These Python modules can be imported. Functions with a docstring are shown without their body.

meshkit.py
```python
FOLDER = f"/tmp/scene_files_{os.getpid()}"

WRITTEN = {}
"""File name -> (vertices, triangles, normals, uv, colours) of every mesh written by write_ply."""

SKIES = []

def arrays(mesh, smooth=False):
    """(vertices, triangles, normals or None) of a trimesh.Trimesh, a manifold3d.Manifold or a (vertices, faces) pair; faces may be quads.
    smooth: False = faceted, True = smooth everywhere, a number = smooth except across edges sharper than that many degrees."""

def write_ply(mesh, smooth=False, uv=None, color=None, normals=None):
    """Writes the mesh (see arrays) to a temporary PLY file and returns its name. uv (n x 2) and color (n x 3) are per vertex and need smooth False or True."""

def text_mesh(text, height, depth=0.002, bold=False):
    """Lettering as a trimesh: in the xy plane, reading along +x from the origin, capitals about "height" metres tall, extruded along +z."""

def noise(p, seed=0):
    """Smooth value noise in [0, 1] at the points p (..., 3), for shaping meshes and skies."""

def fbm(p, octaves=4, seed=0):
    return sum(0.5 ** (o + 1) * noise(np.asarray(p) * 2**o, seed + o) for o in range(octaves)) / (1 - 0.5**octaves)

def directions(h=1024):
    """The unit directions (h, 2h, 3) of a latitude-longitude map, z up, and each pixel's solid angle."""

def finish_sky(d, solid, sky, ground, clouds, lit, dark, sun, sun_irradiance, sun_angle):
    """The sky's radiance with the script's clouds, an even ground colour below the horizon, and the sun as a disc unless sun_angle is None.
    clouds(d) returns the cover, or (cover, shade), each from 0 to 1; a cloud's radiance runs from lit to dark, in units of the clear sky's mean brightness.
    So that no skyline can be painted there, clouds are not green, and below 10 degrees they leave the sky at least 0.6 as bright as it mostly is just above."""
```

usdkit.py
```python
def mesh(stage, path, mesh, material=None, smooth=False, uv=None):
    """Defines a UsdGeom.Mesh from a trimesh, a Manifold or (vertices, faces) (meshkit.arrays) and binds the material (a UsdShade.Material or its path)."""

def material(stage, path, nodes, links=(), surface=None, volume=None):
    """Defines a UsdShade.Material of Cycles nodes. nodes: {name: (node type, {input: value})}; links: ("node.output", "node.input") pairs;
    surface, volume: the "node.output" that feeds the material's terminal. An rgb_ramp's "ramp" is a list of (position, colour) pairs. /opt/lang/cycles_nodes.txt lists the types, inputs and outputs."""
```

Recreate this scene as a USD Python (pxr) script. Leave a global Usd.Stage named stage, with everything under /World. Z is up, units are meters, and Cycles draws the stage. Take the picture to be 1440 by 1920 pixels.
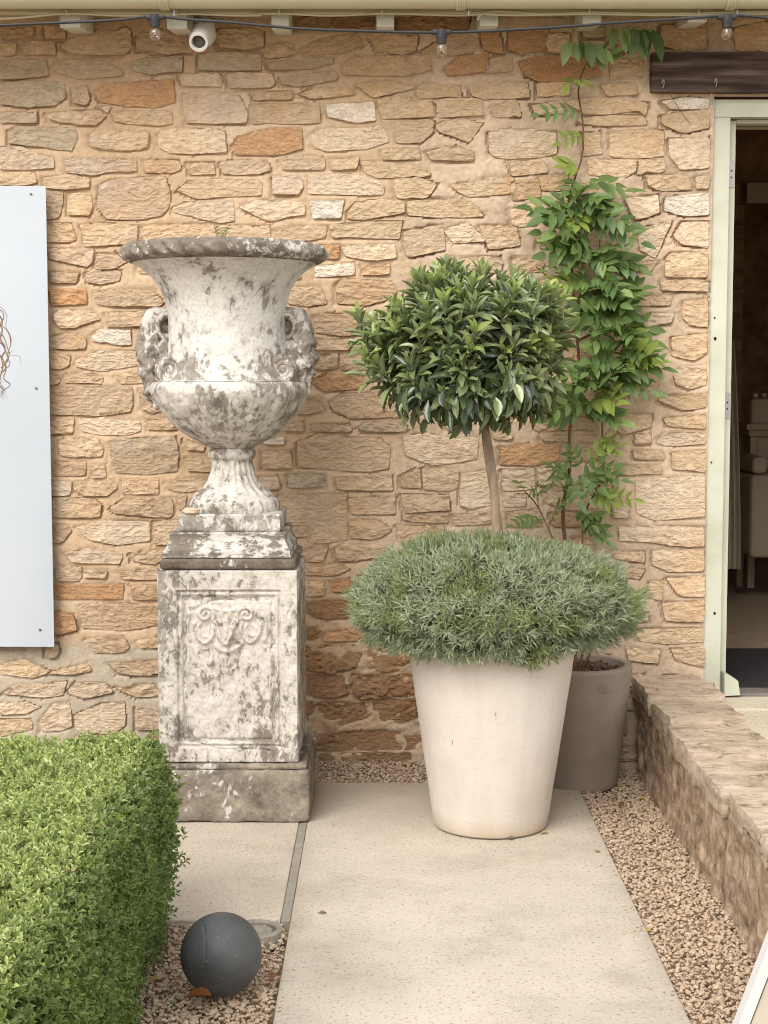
import math, random
import numpy as np, trimesh, manifold3d as mf
from scipy.spatial import Delaunay
from scipy import ndimage
from PIL import Image, ImageDraw
import shapely
from shapely.geometry import Polygon, Point, LineString
from pxr import Usd, UsdGeom, UsdLux, UsdShade, Sdf, Gf
import usdkit, meshkit

stage = Usd.Stage.CreateInMemory()
UsdGeom.SetStageUpAxis(stage, UsdGeom.Tokens.z)
UsdGeom.SetStageMetersPerUnit(stage, 1.0)
UsdGeom.Xform.Define(stage, '/World')

# ------------------------------------------------------------------ camera, sky, sun, exposure
EYE = np.array([0.0, 0.0, 1.5]); FPX = 2900.0; PITCH = math.atan(245 / FPX)
EXPOSURE = 1.3
SUN_EL, SUN_AZ = math.radians(40), math.radians(180 + 26)     # azimuth from +y (north) clockwise: behind the camera, slightly left
SUN_STRENGTH, SUN_ANGLE, SKY_STRENGTH = 0.40, 42.0, 0.088
cam = UsdGeom.Camera.Define(stage, '/World/camera')
cam.CreateHorizontalApertureAttr(36.0); cam.CreateVerticalApertureAttr(48.0)
cam.CreateFocalLengthAttr(FPX / 1440 * 36.0)
cam.CreateClippingRangeAttr(Gf.Vec2f(0.05, 500)); cam.CreateExposureAttr(EXPOSURE)
cx = UsdGeom.Xformable(cam)
cx.AddTranslateOp().Set(Gf.Vec3d(*EYE)); cx.AddRotateXOp().Set(90 - math.degrees(PITCH))
sundir = np.array([math.sin(SUN_AZ) * math.cos(SUN_EL), math.cos(SUN_AZ) * math.cos(SUN_EL), math.sin(SUN_EL)])
sun = UsdLux.DistantLight.Define(stage, '/World/sun')
sun.CreateIntensityAttr(SUN_STRENGTH); sun.CreateAngleAttr(SUN_ANGLE); sun.CreateColorAttr(Gf.Vec3f(1.0, 0.965, 0.92))
sun.CreateNormalizeAttr(True)
_q = Gf.Rotation(Gf.Vec3d(0, 0, 1), Gf.Vec3d(*sundir)).GetQuat()
UsdGeom.Xformable(sun).AddOrientOp().Set(Gf.Quatf(_q))
sky_mat = usdkit.material(stage, '/World/Looks/overcast_sky', {
    'sky': ('sky_texture', {'sky_type': 'single_scattering', 'sun_disc': False, 'sun_elevation': SUN_EL, 'sun_rotation': SUN_AZ % (2 * math.pi), 'aerosol_density': 2.0}),
    'tc': ('texture_coordinate', {}),
    'cl': ('noise_texture', {'scale': 2.2, 'detail': 5.0, 'roughness': 0.55}),
    'rm': ('rgb_ramp', {'ramp': [(0.25, (0.62, 0.62, 0.62)), (0.75, (0.94, 0.94, 0.94))]}),
    'cc': ('rgb_ramp', {'ramp': [(0.3, (6.1, 6.0, 5.85)), (0.7, (9.5, 9.35, 9.1))]}),
    'mx': ('mix_color', {}), 'bg': ('background_shader', {'strength': SKY_STRENGTH})},
    [('tc.generated', 'cl.vector'), ('cl.fac', 'rm.fac'), ('cl.fac', 'cc.fac'), ('rm.color', 'mx.fac'), ('sky.color', 'mx.a'), ('cc.color', 'mx.b'), ('mx.result', 'bg.color')],
    surface='bg.background')
dome = UsdLux.DomeLight.Define(stage, '/World/sky')
UsdShade.MaterialBindingAPI.Apply(dome.GetPrim()).Bind(sky_mat)

# ------------------------------------------------------------------ helpers
CP, SP = math.cos(PITCH), math.sin(PITCH)
def ray(px, py):
    a, b = (px - 720) / FPX, (960 - py) / FPX
    return np.array([a, CP + b * SP, -SP + b * CP])
def P(px, py, Y):                      # the point at distance Y seen at photo pixel px, py
    d = ray(px, py); return EYE + d * (Y / d[1])
def PZ(px, py, z=0.0):
    d = ray(px, py); return EYE + d * ((z - EYE[2]) / d[2])
_used = {}
def numbered(parent, name):
    k = (parent, name); n = _used.get(k, 0); _used[k] = n + 1
    return f'{parent}/{name}' if n == 0 else f'{parent}/{name}_{n:03d}'
def tag(p, label=None, cat=None, group=None, kind=None):
    p = p.GetPrim() if hasattr(p, 'GetPrim') else p
    for k, v in (('label', label), ('category', cat), ('group', group), ('kind', kind)):
        if v: p.SetCustomDataByKey(k, v)
    return p
def obj(name, mesh, material, parent=None, smooth=False, **kw):
    path = numbered(str(parent.GetPath()) if parent else '/World', name)
    m = usdkit.mesh(stage, path, mesh, material, smooth=smooth)
    return tag(m, **kw)
def thing(name, label, cat, group=None, loc=None):
    x = UsdGeom.Xform.Define(stage, numbered('/World', name))
    if loc is not None: x.AddTranslateOp().Set(Gf.Vec3d(*loc))
    return tag(x, label, cat, group)
def lin(c):
    c = np.array(c, float) / 255
    return np.where(c <= 0.04045, c / 12.92, ((c + 0.055) / 1.055) ** 2.4)
def A(r, g, b, k=0.72): return tuple(lin((r, g, b)) * k)
def mul(c, k): return tuple(np.clip(np.array(c) * k, 0, 1))
def cat(ms): return trimesh.util.concatenate([m for m in ms if m is not None])
def tm(m):
    a = m.to_mesh(); return trimesh.Trimesh(a.vert_properties[:, :3], a.tri_verts, process=False)
def box(x0, x1, y0, y1, z0, z1):
    m = trimesh.creation.box([x1 - x0, y1 - y0, z1 - z0]); m.apply_translation([(x0 + x1) / 2, (y0 + y1) / 2, (z0 + z1) / 2]); return m
def rbox(x0, x1, y0, y1, z0, z1, r=0.004, step=None, amp=0.0, ns=25.0, seed=0):
    """A box with rounded edges; with step it is finely divided and its surface displaced by noise."""
    lo, hi = np.array([x0, y0, z0]), np.array([x1, y1, z1]); size = hi - lo
    V, F, o = [], [], 0
    for ax in range(3):
        u, v = [k for k in range(3) if k != ax]
        def ticks(k):
            n = max(1, int(round(size[k] / step))) if step else 1
            return np.unique(np.concatenate([np.linspace(lo[k] + r, hi[k] - r, n + 1), [lo[k], lo[k] + r * .35, hi[k] - r * .35, hi[k]]]))
        tu, tv = ticks(u), ticks(v)
        for s in (0, 1):
            g = np.zeros((len(tu), len(tv), 3)); g[..., u] = tu[:, None]; g[..., v] = tv[None]; g[..., ax] = hi[ax] if s else lo[ax]
            idx = np.arange(len(tu) * len(tv)).reshape(len(tu), len(tv)) + o
            q = np.stack([idx[:-1, :-1], idx[1:, :-1], idx[1:, 1:], idx[:-1, 1:]], -1).reshape(-1, 4)
            if (s == 1) == (ax == 1): q = q[:, ::-1]
            V.append(g.reshape(-1, 3)); F.append(q); o += len(tu) * len(tv)
    V, F = np.vstack(V), np.vstack(F)
    c = np.clip(V, lo + r, hi - r); d = V - c; d /= np.linalg.norm(d, axis=1, keepdims=True) + 1e-12
    V = c + r * d
    if amp:
        V = V + d * ((meshkit.fbm(V * ns, 4, seed) - 0.5) * 2 * amp)[:, None]
    m = trimesh.Trimesh(V, np.vstack([F[:, [0, 1, 2]], F[:, [0, 2, 3]]]), process=False); m.merge_vertices(digits_vertex=6); return m
def tube(points, radii, sides=8, caps=True):
    p = np.asarray(points, float); n = len(p)
    r = np.broadcast_to(np.asarray(radii, float), (n,))
    t = np.gradient(p, axis=0); t /= np.linalg.norm(t, axis=1, keepdims=True) + 1e-12
    ref = np.array([0, 0, 1.0]) if abs(t[0, 2]) < 0.9 else np.array([1.0, 0, 0])
    a = np.cross(t[0], ref); a /= np.linalg.norm(a); V = []
    for i in range(n):
        a = a - t[i] * (a @ t[i]); a /= np.linalg.norm(a) + 1e-12; b = np.cross(t[i], a)
        ang = np.arange(sides) * 2 * np.pi / sides
        V.append(p[i] + r[i] * (np.cos(ang)[:, None] * a + np.sin(ang)[:, None] * b))
    V = np.vstack(V); F = []
    for i in range(n - 1):
        for j in range(sides):
            k = (j + 1) % sides; F += [[i * sides + j, i * sides + k, (i + 1) * sides + k], [i * sides + j, (i + 1) * sides + k, (i + 1) * sides + j]]
    if caps:
        V = np.vstack([V, p[0], p[-1]]); c0, c1 = n * sides, n * sides + 1
        for j in range(sides):
            k = (j + 1) % sides; F += [[c0, k, j], [c1, (n - 1) * sides + j, (n - 1) * sides + k]]
    return trimesh.Trimesh(V, F, process=False)
def smooth_path(pts, n=40):
    from scipy.interpolate import CubicSpline
    p = np.asarray(pts, float); s = np.r_[0, np.cumsum(np.linalg.norm(np.diff(p, axis=0), axis=1))]
    return CubicSpline(s, p)(np.linspace(0, s[-1], n))
def lathe(profile, n=96, disp=None):
    """profile: (r, z) rows from top to bottom or bottom to top; disp(phi, z, r) -> added radius."""
    pr = np.asarray(profile, float); m = len(pr); phi = np.arange(n) * 2 * np.pi / n
    R = np.repeat(pr[:, :1], n, 1); Z = np.repeat(pr[:, 1:], n, 1); PH = np.repeat(phi[None], m, 0)
    if disp is not None: R = np.maximum(R + disp(PH, Z, R) * (R > 1e-4), 0)
    V = np.stack([R * np.cos(PH), R * np.sin(PH), Z], -1).reshape(-1, 3)
    i, j = np.meshgrid(np.arange(m - 1), np.arange(n), indexing='ij'); k = (j + 1) % n
    q = np.stack([i * n + j, i * n + k, (i + 1) * n + k, (i + 1) * n + j], -1).reshape(-1, 4)
    if pr[0, 1] > pr[-1, 1]: q = q[:, ::-1]
    return trimesh.Trimesh(V, np.vstack([q[:, [0, 1, 2]], q[:, [0, 2, 3]]]), process=False)
def dense(profile, step):
    p = np.asarray(profile, float); out = [p[0]]
    for a, b in zip(p[:-1], p[1:]):
        n = max(1, int(np.ceil(np.linalg.norm(b - a) / step)))
        out += [a + (b - a) * k / n for k in range(1, n + 1)]
    return np.array(out)
def moved(m, v):
    m = m.copy(); m.apply_translation(v); return m
def grid(X, Y, Z):
    """A sheet from three (n, m) arrays."""
    n, m = X.shape; V = np.stack([X, Y, Z], -1).reshape(-1, 3); idx = np.arange(n * m).reshape(n, m)
    q = np.stack([idx[:-1, :-1], idx[1:, :-1], idx[1:, 1:], idx[:-1, 1:]], -1).reshape(-1, 4)
    return trimesh.Trimesh(V, np.vstack([q[:, [0, 1, 2]], q[:, [0, 2, 3]]]), process=False)
def hull_chain(js):
    """js: list of (point, radius): the union of hulls of consecutive spheres."""
    out = []
    for (a, ra), (b, rb) in zip(js[:-1], js[1:]):
        sa = mf.Manifold.sphere(ra, 20).translate(list(map(float, a))); sb = mf.Manifold.sphere(rb, 20).translate(list(map(float, b)))
        out.append((sa + sb).hull())
    return mf.Manifold.batch_boolean(out, mf.OpType.Add)
def unit(v):
    v = np.asarray(v, float); return v / (np.linalg.norm(v, axis=-1, keepdims=True) + 1e-12)

# ------------------------------------------------------------------ materials
LK = '/World/Looks/'
def mat(name, nodes, links, surface='p.BSDF'):
    return usdkit.material(stage, LK + name, nodes, links, surface=surface)
def mottled(name, stops, scale=8.0, detail=6.0, rough=0.85, bump=0.3, bscale=70.0, bdist=0.004, vary=0.0, stretch=(1, 1, 1), spec=0.25, nrough=0.6, metallic=0.0, lo=0.3, hi=0.7, island=False):
    """A rough coloured surface: noise through a ramp for the colour, finer noise for the relief; vary: how far copies differ in brightness."""
    k = len(stops); ramp = [(lo + (hi - lo) * i / max(1, k - 1), c) for i, c in enumerate(stops)] if np.ndim(stops[0][-1]) == 0 else stops
    n = {'g': ('geometry', {}), 'mp': ('mapping', {'scale': stretch}), 'n': ('noise_texture', {'scale': scale, 'detail': detail, 'roughness': nrough}),
         'r': ('rgb_ramp', {'ramp': ramp}), 'nb': ('noise_texture', {'scale': bscale, 'detail': 5.0, 'roughness': 0.65}),
         'b': ('bump', {'strength': bump, 'distance': bdist}), 'p': ('principled_bsdf', {'roughness': rough, 'specular_ior_level': spec, 'metallic': metallic})}
    l = [('g.position', 'mp.vector'), ('mp.vector', 'n.vector'), ('n.fac', 'r.fac'), ('mp.vector', 'nb.vector'), ('nb.fac', 'b.height'), ('b.normal', 'p.normal')]
    if vary:
        n['o'] = ('object_info', {}); n['v'] = ('map_range', {'from_min': 0.0, 'from_max': 1.0, 'to_min': 1 - vary, 'to_max': 1 + vary}); n['h'] = ('hsv', {})
        l += [(('g.random_per_island' if island else 'o.random'), 'v.value'), ('v.result', 'h.value'), ('r.color', 'h.color'), ('h.color', 'p.base_color')]
    else:
        l.append(('r.color', 'p.base_color'))
    return mat(name, n, l)
def plain(name, c, rough=0.6, metallic=0.0, spec=0.4, **kw):
    return mottled(name, [mul(c, .9), mul(c, 1.08)], scale=6, rough=rough, bump=kw.pop('bump', 0.08), metallic=metallic, spec=spec, **kw)
STONE_RGB = {'p': (238, 216, 186), 'b': (222, 196, 164), 'y': (230, 203, 168), 'o': (214, 172, 130), 'g': (212, 194, 166), 'w': (250, 240, 222), 'k': (230, 208, 181), 'd': (184, 150, 114)}
STONE = {}
_code = {'p': 'cream', 'b': 'buff', 'y': 'honey', 'o': 'ochre', 'g': 'greyish', 'w': 'limewashed', 'k': 'pinkish', 'd': 'damp_and_eave_shade_brown'}  # d: damp low stones; under the eaves it puts their shade into the colour
for _k, _c in STONE_RGB.items():
    c = A(*_c)
    STONE[_k] = mat(_code[_k] + '_limestone', {
        'g': ('geometry', {}), 'mp': ('mapping', {'scale': (1, 1, 1.9)}),
        'n': ('noise_texture', {'scale': 15.0, 'detail': 8.0, 'roughness': 0.74}), 'n2': ('noise_texture', {'scale': 3.1, 'detail': 3.0}),
        'r': ('rgb_ramp', {'ramp': [(0.26, mul(np.array(c) * (1, .93, .86), .62)), (0.40, mul(c, .90)), (0.56, mul(c, 1.04)), (0.74, mul(np.array(c) * (1, 1.04, 1.10), 1.30))]}),
        'tint': ('rgb_ramp', {'ramp': [(0.32, (0.98, 0.88, 0.78)), (0.52, (1, 1, 1)), (0.75, (1.0, 0.99, 0.96))]}),
        'm': ('mix_color', {'blend_type': 'multiply', 'fac': 1.0}), 'o': ('object_info', {}),
        'v': ('map_range', {'to_min': 0.90, 'to_max': 1.08}), 'h': ('hsv', {}),
        'sp': ('noise_texture', {'scale': 17.0, 'detail': 7.0, 'roughness': 0.75}), 'spr': ('rgb_ramp', {'ramp': [(0.62, (0, 0, 0)), (0.78, (0.45, 0.45, 0.45))]}),
        'lime': ('mix_color', {'b': A(240, 228, 205)}),
        'nb': ('noise_texture', {'scale': 62.0, 'detail': 7.0, 'roughness': 0.78}), 'rg': ('noise_texture', {'type': 'ridged_multifractal', 'scale': 24.0, 'detail': 6.0, 'roughness': 0.6, 'gain': 1.6, 'offset': 0.9}), 'ad': ('math', {'math_type': 'multiply_add', 'value2': 0.55}), 'fr': ('rgb_ramp', {'ramp': [(.30, (.70, .66, .63)), (.44, (1.01, 1.0, 1.005)), (.7, (1.16, 1.15, 1.17))]}), 'm4': ('mix_color', {'blend_type': 'multiply', 'fac': 1.0}), 'b': ('bump', {'strength': 0.9, 'distance': 0.0085}),
        'p': ('principled_bsdf', {'roughness': 0.92, 'specular_ior_level': 0.15})},
        [('g.position', 'mp.vector'), ('mp.vector', 'n.vector'), ('g.position', 'n2.vector'), ('n.fac', 'r.fac'), ('n2.fac', 'tint.fac'), ('r.color', 'm.a'), ('tint.color', 'm.b'),
         ('o.random', 'v.value'), ('v.result', 'h.value'), ('m.result', 'h.color'), ('g.position', 'sp.vector'), ('sp.fac', 'spr.fac'), ('spr.color', 'lime.fac'), ('h.color', 'lime.a'), ('lime.result', 'm4.a'), ('nb.fac', 'fr.fac'), ('fr.color', 'm4.b'), ('m4.result', 'p.base_color'),
         ('mp.vector', 'nb.vector'), ('mp.vector', 'rg.vector'), ('rg.fac', 'ad.value1'), ('nb.fac', 'ad.value3'), ('ad.value', 'b.height'), ('b.normal', 'p.normal')])
# mortar: sandy on the left, greyer cement smears on the right half and low on the left (different repairs)
MORTAR = mat('lime_mortar', {
    'g': ('geometry', {}), 's': ('separate_xyz', {}), 'n': ('noise_texture', {'scale': 2.3, 'detail': 4.0, 'roughness': 0.6}),
    'nf': ('noise_texture', {'scale': 45.0, 'detail': 6.0, 'roughness': 0.7}),
    'c1': ('rgb_ramp', {'ramp': [(0.3, A(204, 174, 140)), (0.5, A(221, 193, 160)), (0.7, A(232, 207, 177))]}),
    'c2': ('rgb_ramp', {'ramp': [(0.32, A(184, 162, 138)), (0.48, A(212, 188, 161)), (0.68, A(232, 206, 177))]}),
    'c3': ('rgb_ramp', {'ramp': [(0.3, A(196, 182, 160)), (0.7, A(214, 200, 178))]}),
    'ax': ('map_range', {'from_min': -0.12, 'from_max': 0.12, 'clamp': True}), 'nx': ('math', {'math_type': 'multiply_add', 'value2': 0.9, 'value3': -0.45}), 'sx': ('math', {'math_type': 'add'}),
    'az': ('map_range', {'from_min': 0.50, 'from_max': 0.45, 'clamp': True}), 'sz': ('math', {'math_type': 'multiply_add', 'value2': 0.12, 'value3': -0.06}), 'zz': ('math', {'math_type': 'add'}),
    'lx': ('math', {'math_type': 'less_than', 'value2': -0.6}), 'lz': ('math', {'math_type': 'multiply'}),
    'm1': ('mix_color', {}), 'm2': ('mix_color', {}), 'fr': ('rgb_ramp', {'ramp': [(0.3, (0.78, 0.78, 0.78)), (0.7, (1.14, 1.14, 1.14))]}), 'm3': ('mix_color', {'blend_type': 'multiply', 'fac': 1.0}),
    'b': ('bump', {'strength': 0.9, 'distance': 0.006}), 'p': ('principled_bsdf', {'roughness': 0.95, 'specular_ior_level': 0.1})},
    [('g.position', 's.vector'), ('g.position', 'n.vector'), ('g.position', 'nf.vector'), ('n.fac', 'nx.value1'), ('s.x', 'sx.value1'), ('nx.value', 'sx.value2'), ('sx.value', 'ax.value'),
     ('n.fac', 'sz.value1'), ('s.z', 'zz.value1'), ('sz.value', 'zz.value2'), ('zz.value', 'az.value'), ('s.x', 'lx.value1'), ('lx.value', 'lz.value1'), ('az.result', 'lz.value2'),
     ('n.fac', 'c1.fac'), ('n.fac', 'c2.fac'), ('n.fac', 'c3.fac'), ('ax.result', 'm1.fac'), ('c1.color', 'm1.a'), ('c2.color', 'm1.b'), ('lz.value', 'm2.fac'), ('m1.result', 'm2.a'), ('c3.color', 'm2.b'),
     ('nf.fac', 'fr.fac'), ('m2.result', 'm3.a'), ('fr.color', 'm3.b'), ('m3.result', 'p.base_color'), ('nf.fac', 'b.height'), ('b.normal', 'p.normal')])
def flaking(name, share, white=(226, 220, 211), grey=(174, 165, 154), dark=(118, 108, 97), scale=26.0, stretch=(1, 1, 0.6), low=None, patch=0.5):
    """Old lime paint flaking off grey stone. share: how much paint is left (0..1). low: (z0, z1) below z0 less paint is left than above z1."""
    from statistics import NormalDist
    t = 0.5 + 0.062 * NormalDist().inv_cdf(1 - share)
    n = {'g': ('geometry', {}), 'mp': ('mapping', {'scale': stretch}), 'n': ('noise_texture', {'scale': scale, 'detail': 9.0, 'roughness': 0.70, 'distortion': 0.5}), 'nl': ('noise_texture', {'scale': 6.5, 'detail': 3.0, 'roughness': 0.5}), 'nm': ('mix_float', {'fac': patch * .7}),
         'lp': ('rgb_ramp', {'ramp': [(t - 0.030, (0, 0, 0)), (t - 0.004, (.35, .35, .35)), (t + 0.006, (.8, .8, .8)), (t + 0.05, (1, 1, 1))]}),
         'n2': ('noise_texture', {'scale': 13.0, 'detail': 8.0, 'roughness': 0.72}),
         'wc': ('rgb_ramp', {'ramp': [(0.28, A(*np.array(white) * (.80, .78, .75))), (0.48, A(*white)), (0.75, A(*np.minimum(np.array(white) * 1.05, 252)))]}),
         'gc': ('rgb_ramp', {'ramp': [(0.28, A(*dark)), (0.50, A(*grey)), (0.70, A(*np.array(grey) * 1.26))]}),
         'nf': ('noise_texture', {'scale': 75.0, 'detail': 6.0, 'roughness': 0.7}), 'm': ('mix_color', {}), 'fr': ('rgb_ramp', {'ramp': [(.3, (.78, .77, .75)), (.6, (1.06, 1.06, 1.06))]}), 'm3': ('mix_color', {'blend_type': 'multiply', 'fac': 1.0}),
         'hh': ('math', {'math_type': 'multiply_add', 'value2': 0.9}), 'b': ('bump', {'strength': 0.7, 'distance': 0.006}), 'p': ('principled_bsdf', {'roughness': 0.9, 'specular_ior_level': 0.2})}
    l = [('g.position', 'mp.vector'), ('mp.vector', 'n.vector'), ('g.position', 'nl.vector'), ('n.fac', 'nm.a'), ('nl.fac', 'nm.b'), ('g.position', 'n2.vector'), ('n2.fac', 'wc.fac'), ('n2.fac', 'gc.fac'), ('lp.color', 'm.fac'), ('gc.color', 'm.a'), ('wc.color', 'm.b'),
         ('g.position', 'nf.vector'), ('nf.fac', 'fr.fac'), ('m.result', 'm3.a'), ('fr.color', 'm3.b'), ('m3.result', 'p.base_color'), ('nf.fac', 'hh.value1'), ('lp.color', 'hh.value3'), ('hh.value', 'b.height'), ('b.normal', 'p.normal')]
    if low:
        n['s'] = ('separate_xyz', {}); n['mr'] = ('map_range', {'from_min': low[0], 'from_max': low[1], 'to_min': -0.055, 'to_max': 0.012, 'clamp': True}); n['ad'] = ('math', {'math_type': 'add'})
        l += [('g.position', 's.vector'), ('s.z', 'mr.value'), ('mr.result', 'ad.value1'), ('nm.result', 'ad.value2'), ('ad.value', 'lp.fac')]
    else:
        l.append(('nm.result', 'lp.fac'))
    return mat(name, n, l)
def leaf_mat(name, ramp, rough=0.42, trans=0.22, under=None, tcol=(0.10, 0.20, 0.03), spec=0.45):
    n = {'g': ('geometry', {}), 'o': ('object_info', {}), 'a': ('math', {'math_type': 'add'}), 'f': ('math', {'math_type': 'fraction'}),
         'r': ('rgb_ramp', {'ramp': ramp}), 'u': ('mix_color', {'b': under or ramp[-1][1]}), 'um': ('math', {'math_type': 'multiply', 'value2': 0.75}),
         'nb': ('noise_texture', {'scale': 120.0, 'detail': 2.0}), 'b': ('bump', {'strength': 0.15, 'distance': 0.002}),
         'p': ('principled_bsdf', {'roughness': rough, 'specular_ior_level': spec}), 't': ('translucent_bsdf', {'color': tcol}), 'mx': ('mix_closure', {'fac': trans})}
    return mat(name, n, [('g.random_per_island', 'a.value1'), ('o.random', 'a.value2'), ('a.value', 'f.value1'), ('f.value', 'r.fac'), ('g.backfacing', 'um.value1'), ('um.value', 'u.fac'), ('r.color', 'u.a'),
                         ('u.result', 'p.base_color'), ('g.position', 'nb.vector'), ('nb.fac', 'b.height'), ('b.normal', 'p.normal'), ('p.BSDF', 'mx.closure1'), ('t.BSDF', 'mx.closure2')], surface='mx.closure')
SAGE = mottled('sage_paint', [A(196, 198, 176), A(210, 212, 192), A(216, 217, 200)], scale=5, rough=0.5, bump=0.12, bscale=30, spec=0.4)
SAGE_GUTTER = mottled('sage_gutter_paint', [A(196, 192, 158), A(208, 204, 172)], scale=4, rough=0.45, bump=0.06, spec=0.4)
OFFWHITE = mottled('offwhite_paint', [A(200, 203, 192), A(216, 220, 210), A(222, 225, 216)], scale=14, rough=0.55, bump=0.2, bscale=50)
DARKWOOD = mottled('dark_oak', [A(48, 36, 30), A(74, 59, 52), A(98, 82, 74), A(140, 126, 116)], scale=7, stretch=(0.35, 1, 5), rough=0.75, bump=0.5, bscale=25, detail=8)
BLACKPLASTIC = plain('black_rubber', (0.018, 0.018, 0.02), rough=0.5)
STEEL = plain('screw_steel', (0.35, 0.35, 0.36), rough=0.35, metallic=0.8)
WHITEPLASTIC = plain('white_plastic', A(226, 224, 216), rough=0.4)
CABLEWHITE = plain('cream_cable', A(205, 200, 172), rough=0.5)
GLASS = mat('lamp_glass', {'t': ('transparent_bsdf', {'color': (0.96, 0.96, 0.95)}), 'gl': ('glossy_bsdf', {'roughness': 0.05, 'color': (1, 1, 1)}), 'f': ('layer_weight', {'blend': .35}), 'k': ('math', {'math_type': 'multiply_add', 'value2': .28, 'value3': 0.03}), 'm': ('mix_closure', {})},
            [('f.facing', 'k.value1'), ('k.value', 'm.fac'), ('t.BSDF', 'm.closure1'), ('gl.BSDF', 'm.closure2')], surface='m.closure')
BLACK = plain('dark_hole', (0.006, 0.006, 0.006), rough=0.9)
BARK = mottled('bark', [A(112, 95, 78), A(152, 132, 110), A(182, 162, 138)], scale=20, stretch=(1, 1, 0.25), rough=0.9, bump=0.7, bscale=60)
VINE = mottled('vine_bark', [A(90, 62, 42), A(140, 104, 74)], scale=20, stretch=(1, 1, 0.3), rough=0.85, bump=0.4)
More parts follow.
